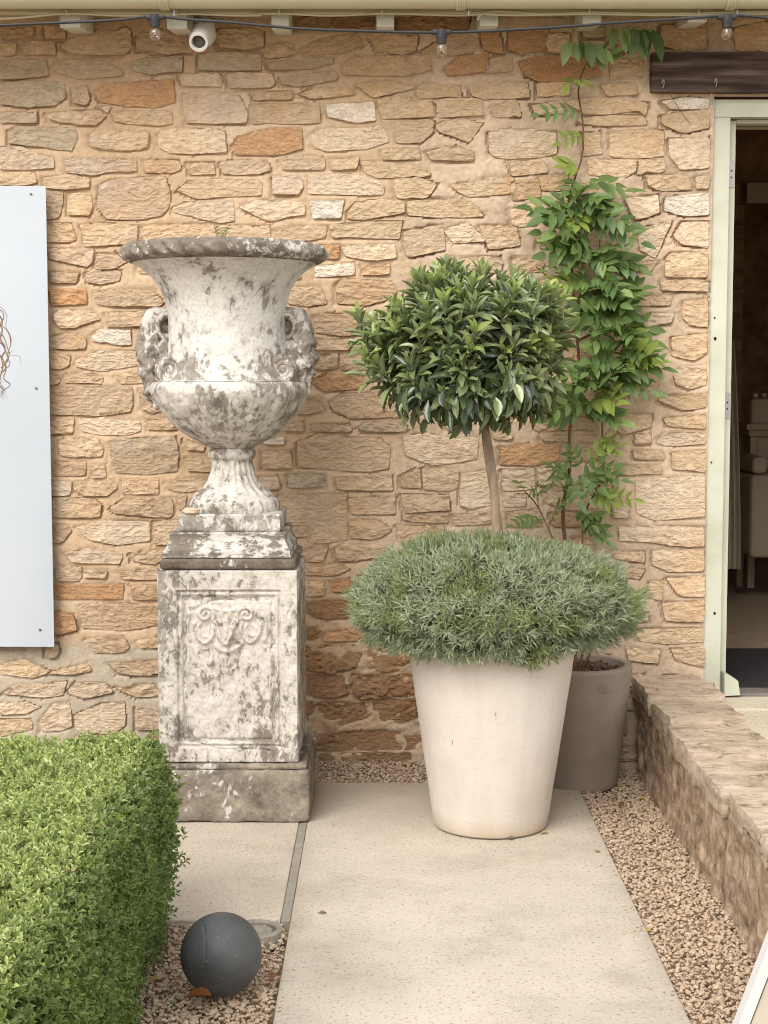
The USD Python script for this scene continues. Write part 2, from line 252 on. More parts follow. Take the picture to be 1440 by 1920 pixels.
# ------------------------------------------------------------------ the stone wall: outlines in plan of the wall face, in the order of the courses
# one line per stone: tone, how proud it stands (f flush, n normal), then corner points on the wall face (photo pixels) or a box
STONES = '''
yn 0,50 62,50 60,62 46,69 0,72;bn 82,50 120,50 120,69 85,69;yn 115,82 133,72 167,68 180,56 215,60 233,50 243,60 242,90 230,99 193,100 133,97 115,88;yn 253,72 267,58 300,55 353,66 360,94 310,100 283,93 256,91
yn 400,72 412,55 480,54 492,60 492,86 455,90 412,86;bn 0,80 30,80 28,101 0,102;bn 41,87 60,79 100,79 102,100 46,101;gn 0,114 85,112 88,140 45,144 0,146;bn 98,116 110,110 160,114 190,115 230,133 226,139 143,147 123,138 99,130
gn 251,115 277,110 340,105 340,135 303,132 285,138 250,132;gn 372,102 430,99 488,101 487,128 440,128 373,129;pn 338,141 411,138 412,159 340,160;pn 426,142 447,137 510,140 514,155 500,162 430,163;gn 0,157 33,152 117,155 121,182 100,195 50,199 0,192
yn 135,165 163,163 166,187 160,195 136,191;on 181,172 197,158 323,150 327,190 290,200 233,196 187,189;kn 343,177 377,170 447,180 463,213 460,227 423,230 350,228 345,205;bn 472,174 546,172 547,184 474,185;gn 0,212 67,211 67,228 0,228
bn 88,212 187,207 198,215 180,230 143,232 90,222;pn 187,201 206,200 200,212;yn 213,215 233,210 320,208 322,230 290,233 250,230 215,224;gn 15,245 30,238 140,240 144,257 133,281 93,275 15,267;pn 168,253 180,245 277,248 276,277 247,281 187,279 168,272
pn 295,253 310,243 397,240 420,247 422,283 363,286 317,285 297,273;on 438,272 447,258 500,240 563,238 566,277 520,289 440,286;pn 0,277 40,275 57,285 97,297 99,313 43,316 0,313;kn 121,300 140,297 253,302 254,318 207,320 170,326 122,320;yn 270,300 285,298 333,302 338,316 320,322 270,321
bn 353,307 401,305 402,323 354,324;bn 414,305 440,298 500,302 505,318 480,325 418,324;yn 0,323 63,323 67,340 45,346 0,345;yn 81,334 127,328 166,333 165,350 117,353 82,350;kn 185,347 207,338 273,332 307,328 317,363 315,387 300,403 257,410 200,408 183,387
yn 333,356 352,341 395,336 480,336 489,345 488,364 420,366 368,371 345,362;pn 323,390 347,380 437,378 438,412 413,417 367,405 325,397;pn 451,388 465,376 545,376 571,382 570,402 545,404 515,413 490,408;bn 87,360 115,360 115,380 107,408 87,408;yn 128,363 167,363 172,387 167,402 128,400
yn 80,421 133,421 140,447 130,452 80,452;pn 151,423 177,418 255,423 255,452 200,458 157,460;yn 268,424 290,420 400,422 403,450 330,455 272,458;yn 411,424 504,424 504,448 411,449;kn 90,467 173,467 175,487 163,498 93,484
kn 162,512 190,507 225,508 222,524 190,532 165,528;kn 178,478 215,473 235,490 200,505 178,500;bn 92,508 146,512 140,528 92,528;on 94,542 160,544 162,568 96,571;bn 179,548 233,541 285,545 305,567 300,572 187,572 178,563
pn 100,588 113,581 173,584 184,597 140,612 113,614 102,600;bn 199,587 270,585 272,610 200,611;bn 90,635 127,624 160,636 158,653 90,652;wn 171,630 187,619 242,620 243,644 230,645 200,640 172,638;bn 90,662 130,667 128,683 110,692 90,688
pn 143,675 187,656 260,662 263,682 187,694 143,685;bn 122,704 163,697 192,708 188,718 122,715;bn 90,703 110,710 107,718 90,720;yn 217,706 247,701 272,703 272,716 225,718;bn 92,732 110,727 245,728 247,753 243,770 187,778 92,775
bn 262,730 277,728 300,768 285,775 265,765;bn 92,789 137,787 135,810 92,812;pn 148,785 187,783 217,790 260,791 262,807 233,815 180,813 153,808;yn 275,786 310,783 328,804 277,805;pn 111,828 123,822 180,823 192,840 190,855 133,855 112,852
gn 206,830 220,823 327,820 333,853 330,883 267,888 217,885 207,867;bn 100,868 159,866 158,890 100,892;kn 171,874 195,873 197,894 172,895;bn 350,860 396,857 396,884 353,882;yn 345,825 383,838 380,845 350,843
bn 137,907 160,902 213,904 217,915 200,929 160,929 140,920;kn 95,905 131,906 128,928 95,928;bn 229,901 295,899 295,925 230,926;yn 312,905 350,898 385,900 385,915 340,922 313,915;bn 98,936 173,934 188,950 186,968 147,969 98,970
bn 207,953 233,937 320,936 325,960 317,968 267,967 213,960;bn 335,931 348,930 346,955 336,955;bn 98,987 120,985 131,995 117,1015 98,1018;pn 145,990 187,978 277,980 278,1013 217,1021 160,1008;bn 290,980 320,975 335,978 322,1020 290,1021
kn 123,1038 167,1028 227,1043 223,1057 133,1053;bn 245,1040 283,1032 317,1031 305,1048 290,1058 247,1050;bf 107,1065 147,1067 145,1085 108,1084;bn 157,1070 200,1072 197,1083 157,1082;bn 223,1074 290,1066 310,1085 230,1085
on 100,1097 229,1099 229,1122 100,1123;bn 246,1099 310,1100 310,1122 247,1123;bn 153,1137 173,1132 310,1133 310,1167 250,1180 220,1181 153,1177;on 90,1147 135,1155 142,1180 107,1190 90,1185;bn 163,1200 200,1196 233,1198 240,1213 230,1223 173,1223
pn 257,1203 291,1197 305,1215 262,1215;yn 0,1248 43,1238 90,1260 60,1270 0,1263;yn 93,1263 163,1247 167,1257 143,1263;bn 203,1246 300,1238 300,1265 247,1267 218,1262;pn 8,1300 27,1287 97,1283 123,1280 117,1303 80,1307 43,1303
pn 128,1297 143,1282 197,1283 207,1297 160,1308 133,1303;bn 220,1290 287,1285 300,1305 257,1307;pn 0,1320 47,1318 70,1327 50,1337 0,1340;pn 75,1353 100,1323 128,1320 135,1360 110,1370 77,1373;pn 140,1343 187,1323 230,1320 233,1360 213,1377 147,1373 137,1357
pn 255,1330 300,1340 300,1367 255,1367;bn 0,1353 57,1352 60,1367 20,1375 0,1380;yn 147,1380 240,1380 230,1395 150,1393
dn 545,32 620,30 618,50 548,52;dn 625,32 700,32 698,48 628,50;dn 742,30 880,30 878,50 745,52;yf 563,95 600,77 667,65 675,80 627,97 580,103;bn 493,93 517,83 548,83 551,99 500,107
yf 697,67 733,64 777,72 775,90 753,97 710,88;yf 800,95 833,75 880,65 892,75 885,93 855,98;of 907,65 933,65 938,94 910,88;gn 500,118 547,113 623,106 622,118 587,127 507,129;gn 527,144 630,134 632,147 567,159 527,155
yf 648,118 667,107 720,109 800,109 804,127 747,137 667,134 646,133;of 840,128 863,110 910,103 913,127 843,137;yf 917,113 955,109 956,127 915,130;yn 563,176 590,165 660,165 664,175 590,183;yf 787,165 800,157 860,165 861,177 787,177
yf 885,163 913,157 985,159 988,175 920,180 890,177;yf 680,161 733,155 765,163 700,177;yn 474,198 597,192 599,227 547,230 474,228;wn 613,197 700,192 703,223 667,228 617,217;yf 712,190 760,185 813,197 813,213 720,217
yf 817,193 847,188 900,188 903,210 823,213;yf 927,203 965,190 970,212 930,213;yf 745,233 807,227 813,240 787,262 747,260;yf 817,237 863,223 897,233 877,260 850,250;pf 921,250 960,243 1038,252 1040,285 970,292 925,287
pn 585,252 597,243 717,237 727,263 693,275 613,282 587,273;yn 717,280 785,278 787,296 718,298;yn 800,283 857,272 887,287 887,298 810,298;bn 526,300 547,292 607,292 607,315 530,316;yn 619,299 671,297 667,314 620,315
yf 683,306 773,313 797,325 690,328;of 960,62 1023,60 1018,87 983,95 958,88;yf 1030,66 1064,68 1062,91 1032,92;of 980,117 1007,110 1110,113 1120,135 1093,143 1020,148 990,137;yn 1147,115 1207,108 1205,140 1173,138 1147,147
yf 1013,159 1064,157 1065,173 1014,174;yf 1135,163 1187,158 1190,171 1140,174;yf 1073,193 1120,187 1210,197 1208,210 1100,208;pf 1005,200 1053,192 1057,205 1010,210;yf 1097,225 1200,213 1207,228 1145,230
yf 1097,251 1122,250 1123,284 1098,285;yf 1150,253 1200,247 1240,250 1240,287 1193,293 1150,287;yf 1107,303 1193,303 1190,318 1175,325 1110,322;yf 1200,303 1240,300 1243,318 1230,325 1200,322;wn 1243,190 1293,183 1330,187 1329,202 1257,202
yn 1243,217 1293,207 1331,207 1330,237 1283,247 1243,230;pn 1257,260 1330,257 1330,313 1277,316 1258,290;yf 1245,52 1320,48 1320,85 1270,90 1245,80;yf 1383,55 1440,45 1470,50 1470,90 1385,88
kn 512,332 560,330 568,347 560,362 513,362;pn 580,330 630,327 693,332 720,350 717,362 673,363 580,360;yf 743,340 780,335 813,347 800,365 747,367;yf 857,350 913,338 960,337 965,357 880,363;wn 583,378 643,376 638,407 587,408
yn 653,397 667,380 713,375 757,378 758,397 680,410 653,407;yf 767,382 813,378 873,377 897,400 830,403 770,397;yn 515,433 547,423 610,425 610,443 580,450 517,448;yn 620,423 680,417 753,415 747,447 693,443 623,443;on 587,460 635,460 635,482 605,483
pn 643,463 740,458 743,482 687,487 647,477;bf 760,437 827,427 830,463 767,477;pf 840,433 873,423 903,447 853,450;bf 907,427 965,427 970,455 920,462;wn 593,500 663,493 663,513 593,517
yn 678,497 729,496 730,513 680,514;bn 632,532 642,523 733,527 743,547 720,563 687,570 633,567;bn 540,540 600,538 610,567 580,573 540,567;bf 850,487 936,485 937,504 852,506;bn 590,593 630,587 690,590 700,622 640,628 592,622
bn 590,638 660,637 653,655 590,653;bn 590,666 632,665 632,689 592,690;bn 637,666 700,664 702,690 640,692;on 583,715 613,702 667,703 683,713 680,727 610,733;bn 560,767 580,747 603,747 605,770 560,777
bn 617,753 640,740 733,737 752,760 750,780 660,782 627,770;bn 530,800 567,790 567,807 530,807;bn 585,796 655,795 657,807 586,808;gn 673,802 687,793 760,792 763,807 680,807;wn 495,827 530,822 530,832 495,830
bn 493,849 543,848 545,876 494,877;bn 558,830 590,817 713,823 730,840 727,877 693,883 630,880 560,873;pn 757,820 800,813 840,823 897,820 893,860 813,872 763,853;kn 487,897 520,895 522,915 490,917;gn 539,891 608,889 610,911 541,913
bn 628,897 733,893 735,917 700,920 635,917;bn 753,893 780,881 788,882 790,914 753,911;bn 793,881 860,881 860,913 837,922 794,916;pn 865,890 920,883 922,945 880,953 863,945;on 938,840 993,833 1047,835 1047,862 1000,872 938,868
pn 942,883 1003,880 1005,915 945,920;bf 530,932 647,930 648,1007 590,1017 540,985;bn 655,937 740,928 740,962 660,963;bn 753,930 840,925 842,955 760,960;yn 758,967 840,972 840,980 758,975
bn 657,977 707,977 733,993 707,1010 657,1008;bn 743,987 830,985 830,1010 747,1013;bn 850,967 920,963 920,980 853,985;bn 540,992 576,990 577,1007 542,1008;bn 560,1025 613,1027 603,1053 570,1052
bn 627,1033 647,1020 727,1027 710,1047 633,1053;bn 573,1063 633,1057 650,1067 630,1078 573,1077;yn 573,1092 606,1091 607,1117 574,1118;on 622,1089 654,1088 655,1108 623,1109;dn 577,1130 650,1127 665,1158 613,1160 577,1150
on 603,1187 660,1180 680,1187 680,1200 607,1200;dn 573,1180 600,1183 593,1197 573,1197;dn 573,1214 650,1208 680,1216 670,1250 620,1262 575,1255;dn 690,1214 760,1215 795,1225 795,1250 740,1262 690,1254;dn 573,1266 640,1270 650,1300 610,1310 573,1302
dn 662,1268 770,1264 790,1290 770,1304 680,1312 662,1296;dn 573,1318 680,1320 690,1345 640,1358 575,1352;dn 700,1318 778,1312 795,1340 750,1356 704,1350;dn 590,1380 680,1372 790,1376 800,1402 690,1408 590,1406;dn 600,1416 680,1412 770,1416 770,1440 600,1440
yn 1262,633 1326,627 1325,660 1300,675 1262,665;pn 1265,697 1280,687 1324,685 1324,720 1293,728 1267,717;yn 1237,750 1260,743 1324,740 1324,763 1283,768;yn 1248,787 1322,777 1322,802 1250,797;pn 1233,823 1247,813 1322,813 1322,830 1270,835 1233,830
yn 1262,850 1322,843 1322,883 1263,878;yn 1190,847 1244,845 1245,859 1191,860;bn 1160,875 1240,873 1242,887 1162,888;pn 1193,905 1240,898 1321,893 1321,968 1277,970 1233,975 1197,963;pn 1150,946 1177,945 1178,969 1151,970
bn 1153,777 1223,780 1220,800 1167,813 1153,800;bn 1192,816 1219,815 1220,829 1193,830;pn 1163,990 1200,987 1320,990 1320,1023 1280,1023 1220,1015 1163,1012;pn 1225,1035 1243,1032 1320,1033 1320,1070 1253,1071 1227,1058;bn 1147,1035 1207,1037 1207,1053 1155,1048
bn 1170,1063 1207,1070 1200,1085 1170,1080;bn 1220,1093 1243,1090 1240,1125 1223,1120;pn 1253,1087 1320,1082 1320,1117 1277,1117;bn 1243,1133 1320,1127 1320,1165 1250,1163;yn 1190,1183 1320,1180 1320,1202 1253,1207 1200,1200
yn 1177,1217 1237,1222 1233,1243 1180,1237;yn 1262,1220 1320,1213 1320,1250 1270,1238;yn 1213,328 1290,330 1297,353 1243,357 1217,347;pn 1307,332 1328,331 1328,351 1308,352;wn 1250,373 1267,368 1328,363 1329,400 1287,403 1250,393
pn 1267,440 1280,418 1328,417 1327,463 1277,455;yn 1250,487 1260,475 1327,473 1327,518 1250,517;yn 1240,527 1327,530 1327,545 1243,542;yn 1283,567 1327,560 1327,613 1293,607 1280,593;pn 1207,587 1263,590 1257,603 1210,612
bn 1180,557 1260,555 1257,570 1187,573;pn 1195,430 1257,417 1237,467 1230,483 1203,467;pn 1173,373 1233,367 1237,397 1193,410;bn 1193,487 1233,490 1220,507 1190,507;yn 1127,480 1185,483 1176,507 1130,500
pf 960,306 1013,303 1020,318 965,322;yf 1017,335 1060,330 1070,350 1020,352;bf 962,345 1008,340 1010,365 965,370;pf 962,395 1000,385 1005,415 965,420;bf 985,530 1030,527 1035,553 990,555
bf 1018,813 1117,813 1118,828 1020,827;bf 1000,782 1110,790 1113,805 1005,803;bf 1055,835 1115,835 1117,860 1058,862;pn 1007,880 1035,880 1033,908 1008,910;pn 1023,920 1120,930 1127,950 1073,957 1027,943
pn 945,925 985,930 985,947 945,950;bn 1033,963 1115,960 1120,985 1037,987;bn 950,960 1010,955 1015,985 955,985
'''
WALL_Y = 6.0; DOOR_X0, DOOR_X1, DOOR_TOP, LINTEL_X0 = 1.262, 2.30, 2.52, P(1222, 130, 5.98)[0]
TERRACE_Z = 0.262
stones = []
for entry in STONES.strip().replace('\n', ';').split(';'):
    head, *pts = entry.split()
    poly = np.array([[float(a) for a in s.split(',')] for s in pts])
    w = np.array([P(x, y, WALL_Y - 0.012) for x, y in poly])[:, [0, 2]]
    stones.append([head[0], head[1], w, True])
_pg = [Polygon(s[2]).buffer(0) for s in stones]
for k, s in enumerate(stones):
    g = _pg[k].buffer(.013 if s[1] == 'f' else .0060, join_style='mitre', mitre_limit=2.0)
    for j, o_ in enumerate(_pg):
        if j != k and o_.distance(_pg[k]) < .05: g = g.difference(o_.buffer(.010 if s[1] == 'f' else .007))
    g = max(getattr(g, 'geoms', [g]), key=lambda a: a.area)
    if g.area > .8 * _pg[k].area: s[2] = np.array(g.simplify(.002).exterior.coords)[:-1]
# what the photograph hides or leaves out is filled with courses of further stones of the same kind
RES, X0W, X1W, Z0W, Z1W = 0.006, -2.6, 3.4, -0.10, 3.02
occ = Image.new('L', (int((X1W - X0W) / RES), int((Z1W - Z0W) / RES)), 0)
dr = ImageDraw.Draw(occ)
def topix(w): return [((x - X0W) / RES, (z - Z0W) / RES) for x, z in w]
for s in stones: dr.polygon(topix(s[2]), fill=255)
dr.rectangle([topix([(LINTEL_X0 - .02, 2.56)])[0], topix([(DOOR_X1 + .3, 2.80)])[0]], fill=255)
dr.rectangle([topix([(DOOR_X0 - .012, 0)])[0], topix([(DOOR_X1 + .012, DOOR_TOP + .08)])[0]], fill=255)
rng = np.random.default_rng(11)
filler = []
z = Z0W + 0.02
for sweep in range(5):
    z = Z0W + 0.02 + 0.023 * sweep
    while z < Z1W - 0.05:
        hgt = rng.uniform(.055, .10) * (1 - .11 * sweep); x = X0W + rng.uniform(0, .1)
        while x < X1W - 0.1:
            wd = rng.uniform(.10, .29) * (1 - .12 * sweep); zz = z + rng.uniform(-.012, .012)
            a = ((np.array([x, zz]) - (X0W, Z0W)) / RES).astype(int); b = ((np.array([x + wd, zz + hgt]) - (X0W, Z0W)) / RES).astype(int)
            arr = np.asarray(occ.crop((a[0] - 3, a[1] - 2, b[0] + 3, b[1] + 2)))
            if arr.max() == 0 and zz > Z0W:
                j = lambda k=.010: rng.uniform(-k, k)
                w = np.array([[x + abs(j()), zz + abs(j())], [x + wd / 2, zz + abs(j(.006))], [x + wd - abs(j()), zz + abs(j())], [x + wd - abs(j(.014)), zz + hgt / 2], [x + wd - abs(j()), zz + hgt - abs(j())], [x + wd / 2, zz + hgt - abs(j(.008))], [x + abs(j()), zz + hgt - abs(j())]])
                pxs = [(720 + FPX * q[0] / 5.95, 0) for q in w]
                seen = min(p_[0] for p_ in pxs) > -20 and max(p_[0] for p_ in pxs) < 1340
                right = x > 0.0 and zz > 1.7
                filler.append(['bpykgb'[rng.integers(6)] if x < 0 or zz > .9 else 'bbdypb'[rng.integers(6)], 'f' if right else 'n', w, seen])
                ImageDraw.Draw(occ).rectangle([int(a[0]), int(a[1]), int(b[0]), int(b[1])], fill=255)
                x += wd + rng.uniform(.02, .05)
            else:
                x += 0.02
        z += hgt + rng.uniform(.018, .035)
filler.sort(key=lambda s: (not s[3], -Polygon(s[2]).area))
print('stones traced', len(stones), 'filler', len(filler), 'seen', sum(f[3] for f in filler))

def resample(w, step, rnd, amp, freq=42):
    ring = LineString(np.vstack([w, w[:1]])); n = max(10, int(ring.length / step)); p = np.array([ring.interpolate(k / n, normalized=True).coords[0] for k in range(n)])
    p = p * .5 + .25 * (np.roll(p, 1, 0) + np.roll(p, -1, 0))
    t = np.roll(p, -1, 0) - np.roll(p, 1, 0); nn = unit(np.stack([t[:, 1], -t[:, 0]], -1))
    ph = np.c_[p * freq, np.full(n, rnd * 3.7)]
    return p + nn * ((meshkit.fbm(ph, 3, 5) - .5) * 2 * amp)[:, None]
def chunk(w, proud, seed, step=0.010, amp=0.005, rug=1.0, layers=0.0, freq=42, skirt=0.0):
    """A split-faced stone over the outline w (x, z): returns (u, v, height) vertices and triangles; height is measured out of the wall."""
    r = np.random.default_rng(seed); p = resample(w, step, seed % 97, amp, freq); pg = Polygon(p)
    if not pg.is_valid or pg.geom_type != 'Polygon': pg = pg.buffer(0); pg = max(getattr(pg, 'geoms', [pg]), key=lambda g: g.area); p = np.array(pg.exterior.coords)[:-1]
    if not pg.exterior.is_ccw: p = p[::-1]
    inner = pg.buffer(-0.0042)
    x0, y0, x1, y1 = pg.bounds
    gx, gy = np.meshgrid(np.arange(x0, x1, step), np.arange(y0, y1, step * .9)); gx = gx + (np.arange(len(gx)) % 2)[:, None] * step / 2
    g = np.stack([gx, gy], -1).reshape(-1, 2) + r.uniform(-.22, .22, (gx.size, 2)) * step
    if len(g): g = g[shapely.contains_xy(inner, g[:, 0], g[:, 1])]
    t = np.roll(p, -1, 0) - np.roll(p, 1, 0); nn = unit(np.stack([t[:, 1], -t[:, 0]], -1)); ring = p - nn * 0.003
    pts = np.vstack([ring, g]); T = Delaunay(pts).simplices; c = pts[T].mean(1); T = T[shapely.contains_xy(pg.buffer(-0.0008), c[:, 0], c[:, 1])]
    a = pts[T]; cr = (a[:, 1, 0] - a[:, 0, 0]) * (a[:, 2, 1] - a[:, 0, 1]) - (a[:, 1, 1] - a[:, 0, 1]) * (a[:, 2, 0] - a[:, 0, 0])
    T = T[np.abs(cr) > 1e-8]; cr = cr[np.abs(cr) > 1e-8]; T[cr < 0] = T[cr < 0][:, ::-1]
    # facets: the lowest of a few tilted planes, then broken ledges and grain
    h = np.full(len(pts), 9.0); ctr = np.array([(x0 + x1) / 2, (y0 + y1) / 2]); sz = np.array([x1 - x0, y1 - y0])
    for k in range(int(3 + 10 * sz[0])):
        cc = ctr + r.uniform(-.5, .5, 2) * sz; gr = r.normal(0, 1, 2) * (.05, .10) * rug
        h = np.minimum(h, proud * r.uniform(.75, 1.25) + (pts - cc) @ gr)
    q = np.c_[pts * (26, 44), np.full(len(pts), seed * 1.31)]
    rid = 1 - np.abs(2 * meshkit.fbm(q, 4, seed % 1000) - 1) * 2
    h += (rid - .35) * .0100 * rug + (meshkit.fbm(q * 2.9, 2, 3) - .5) * .007 * rug
    if layers: h += np.floor(meshkit.fbm(np.c_[pts * (7, 22), np.zeros(len(pts))], 3, seed % 500) * 7) / 7 * layers
    h = np.clip(h, proud * .15, proud * 2.1 + .006)
    d = shapely.distance(shapely.points(pts), pg.exterior); h = h * np.clip(.7 + d / .006, 0, 1)
    if skirt:                          # a broken, layered edge instead of a plain one
        nb = len(p); rows = 6; i = np.arange(nb); jn = (i + 1) % nb; V = [np.c_[pts, h]]; F = [T]; prev = i; o = len(pts)
        for k in range(1, rows + 1):
            zz_ = -skirt * k / rows; off = (meshkit.fbm(np.c_[p * 16, np.full(nb, zz_ * 60)], 4, seed) - .5) * .014 + .003 * (k % 2) - .006 * k / rows
            V.append(np.c_[p + nn * off[:, None], np.full(nb, zz_)]); F += [np.c_[prev, o + i, o + jn], np.c_[prev, o + jn, np.roll(prev, -1)]]; prev = o + i; o += nb
        return np.vstack(V), np.vstack(F)
    nb = len(p); V = np.vstack([np.c_[pts, h], np.c_[p, np.full(nb, -0.022)]]); o = len(pts)
    i = np.arange(nb); jn = (i + 1) % nb
    F = np.vstack([T, np.c_[i, o + i, o + jn], np.c_[i, o + jn, jn]])
    return V, F
building = thing('stone_building', 'honey limestone rubble building with sage green eaves and open doorway', 'building')
# mortar sheet, hollowed a little between the stones and rough where it was smeared
GS = 0.008
gx = np.arange(X0W, X1W + GS, GS); gz = np.arange(Z0W, Z1W, GS)
mask = np.zeros((len(gz), len(gx)), bool)
mi = Image.new('L', (len(gx), len(gz)), 0); md = ImageDraw.Draw(mi)
for s in stones + filler: md.polygon([((x - X0W) / GS, (zz - Z0W) / GS) for x, zz in s[2]], fill=255)
dist = ndimage.distance_transform_edt(np.asarray(mi) == 0) * GS
XX, ZZ = np.meshgrid(gx, gz)
q = np.stack([XX * 5, ZZ * 7, XX * 0], -1); wav = meshkit.fbm(q, 3, 2) - .5
rough_right = np.clip((XX - 0.02) / .15, 0, 1) * np.clip((ZZ - 1.55) / .2, 0, 1)
rough_low = np.clip((XX + .36) / .1, 0, 1) * np.clip((.62 - ZZ) / .1, 0, 1) * np.clip((.35 - XX) / .1, 0, 1)
fine = meshkit.fbm(np.stack([XX * 45, ZZ * 60, XX * 0], -1), 3, 8) - .5
ridge = 1 - np.abs(2 * meshkit.fbm(np.stack([XX * 9, ZZ * 17, XX * 0], -1), 4, 21) - 1) * 2
H = wav * .010 + fine * (.0022 + .006 * rough_right) - .001 - .0040 * np.exp(-(np.maximum(dist - .002, 0) / .005) ** 2) * (1 + .8 * rough_right) + rough_right * .003 + rough_low * (ridge * .016 - .004)
crack = np.abs(meshkit.fbm(np.stack([XX * 3.2, ZZ * 4.2, XX * 0], -1), 4, 77) - .5)
H -= .010 * np.clip(1 - crack / .008, 0, 1) * rough_right * (meshkit.noise(np.stack([XX * 3, ZZ * 3, XX * 0], -1), 5) > .55)
gate = np.clip((meshkit.fbm(np.stack([XX * 7, ZZ * 9, XX * 0], -1), 3, 61) - .47) / .12, 0, 1); H -= np.where(dist == 0, .002 + .0115 * gate * (.55 + .45 * rough_right), 0)
keep = ~((XX > DOOR_X0) & (XX < DOOR_X1) & (ZZ > TERRACE_Z - .35) & (ZZ < DOOR_TOP + .06))
keep &= ~((XX > LINTEL_X0 + .02) & (XX < DOOR_X1 + .27) & (ZZ > DOOR_TOP - .2) & (ZZ < 2.74) & (ZZ > 2.60))
n0, n1 = XX.shape; idx = np.arange(n0 * n1).reshape(n0, n1)
ok = keep[:-1, :-1] & keep[1:, :-1] & keep[1:, 1:] & keep[:-1, 1:]
qd = np.stack([idx[:-1, :-1], idx[:-1, 1:], idx[1:, 1:], idx[1:, :-1]], -1)[ok]
Vw = np.stack([XX, WALL_Y - H, ZZ], -1).reshape(-1, 3)
wall_face = trimesh.Trimesh(Vw, np.vstack([qd[:, [0, 1, 2]], qd[:, [0, 2, 3]]]), process=False); wall_face.remove_unreferenced_vertices()
body = [box(X0W, DOOR_X0 + .004, WALL_Y + .03, 6.28, Z0W, 3.0), box(DOOR_X1 - .004, X1W, WALL_Y + .03, 6.28, Z0W, 3.0), box(DOOR_X0 + .004, DOOR_X1 - .004, WALL_Y + .03, 6.28, DOOR_TOP + .065, 3.0)]
wall = obj('wall', cat([wall_face] + body), MORTAR, building, smooth=40)
PART_MOST = 300
rest = []
for k, (tone, how, w, seen) in enumerate(stones + filler):
    sx = w[:, 0].mean(); r_ = np.random.default_rng(k + 900)
    proud = r_.uniform(.002, .0045) if how == 'f' else r_.uniform(.0035, .0085)
    single = k < PART_MOST
    V, F = chunk(w, proud, k * 13 + 7, step=.0085 if single else .02, amp=.0085 if how == 'f' else .0065, rug=.8 if how == 'f' else 1.0 + .8 * (tone == 'd'))
    V3 = np.stack([V[:, 0], WALL_Y + .001 - V[:, 2], V[:, 1]], -1)
    m = trimesh.Trimesh(V3, F, process=False)
    if single:
        obj('stone', m, STONE[tone], wall, smooth=35)
    else:
        rest.append(m)
obj('further_stones', cat(rest), STONE['b'], wall, kind='stuff')
# lintel, door frame, eaves
ly = 5.955
la, lb = P(1222, 97, ly), P(1240, 172, ly)
lin_m = rbox(la[0], DOOR_X1 + .27, ly, 6.20, lb[2], la[2], r=.004, step=.02, amp=.004, ns=12, seed=4)
lintel = obj('lintel', lin_m, DARKWOOD, building, smooth=40, label='dark brown weathered timber lintel over the doorway')
for hx, hy in ((1243, 157), (1342, 155)):
    c = P(hx, hy, ly - .012); t = np.linspace(-.6 * np.pi, 1.0 * np.pi, 14)
    obj('hook', tube(np.c_[c[0] + .004 * np.cos(t), c[1] - .011 * np.sin(t) * .6, c[2] + .013 * np.sin(t)], .0022, 6), STEEL, lintel, smooth=True)
c0, c1 = P(1252, 170, 5.96), P(1294, 232, 5.975)
obj('hanging_wire', tube([c0, (c0 + c1) / 2 + (0, 0, -.006), c1], .0011, 5), BLACKPLASTIC, lintel)
cb = P(1334, 174, 5.97)
obj('bent_nail', tube([cb, cb + (0.004, -.012, -.03), cb + (-.002, -.02, -.05), cb + (.014, -.024, -.058)], .0025, 6), STEEL, lintel)
FY = WALL_Y + .012; zb = TERRACE_Z + .012
def fr(px, py, Y=FY): return P(px, py, Y)
xj0, xj1 = DOOR_X0 - .02, fr(1361, 700)[0]
xr1 = P(1371, 700, FY + .045)[0]
ztop, zrail = fr(1340, 186)[2], fr(1400, 220)[2]
frame = obj('door_frame', cat([rbox(xj0, xj1, FY, FY + .10, zb, zrail, .003), rbox(xj0, DOOR_X1 + .02, FY, FY + .10, zrail + .0005, ztop, .003), rbox(DOOR_X1 - .09, DOOR_X1 + .02, FY, FY + .10, zb, zrail, .003)]), SAGE, building, smooth=30)
zr2 = P(1400, 226, FY + .045)[2]
obj('door_stop', cat([rbox(xj1 + .0005, xr1, FY + .042, FY + .098, zb, zr2, .002), rbox(xr1 + .0005, DOOR_X1 - .091, FY + .042, FY + .098, zr2 - .012, zrail - .001, .002)]), SAGE, frame, smooth=30)
for (py0, py1) in ((301, 352), (736, 785)):
    a, b = fr(1366, py1, FY + .04), fr(1366, py0, FY + .04)
    hx = xj1 + .010
    hg = obj('hinge', rbox(xj1 + .0015, hx + .016, FY + .038, FY + .0418, a[2], b[2], .001), STEEL, frame)
    for kk in (.38, .62):
        obj('screw', moved(trimesh.creation.cylinder(.003, .003, sections=10, transform=trimesh.transformations.rotation_matrix(np.pi / 2, [1, 0, 0])), [hx + .006, FY + .037, a[2] + (b[2] - a[2]) * kk]), BLACK, hg)
for (hx, hy, hh) in ((1340, 596, .004), (1341, 635, .007), (1334, 867, .004), (1340, 1150, .006)):
    c = fr(hx, hy, FY - .0012)
    obj('screw_hole', moved(trimesh.creation.icosphere(2, hh), c) if False else trimesh.Trimesh(moved(trimesh.creation.icosphere(2, 1.0), [0, 0, 0]).vertices * (hh * .8, .002, hh) + c, trimesh.creation.icosphere(2, 1.0).faces), BLACK, frame)
# the splayed foot at the bottom of the frame
a = P(1355, 1262, FY); hw = lambda px, py: P(px, py, FY + .03)[[0, 2]]
foot = Polygon([hw(1353, 1258), hw(1363, 1262), hw(1378, 1272), hw(1382, 1298), hw(1353, 1300)])
fm = trimesh.creation.extrude_polygon(foot, .06); fm.apply_transform(trimesh.transformations.rotation_matrix(np.pi / 2, [1, 0, 0])); fm.apply_translation([0, FY + .035, 0])
obj('frame_foot', fm, SAGE, frame)
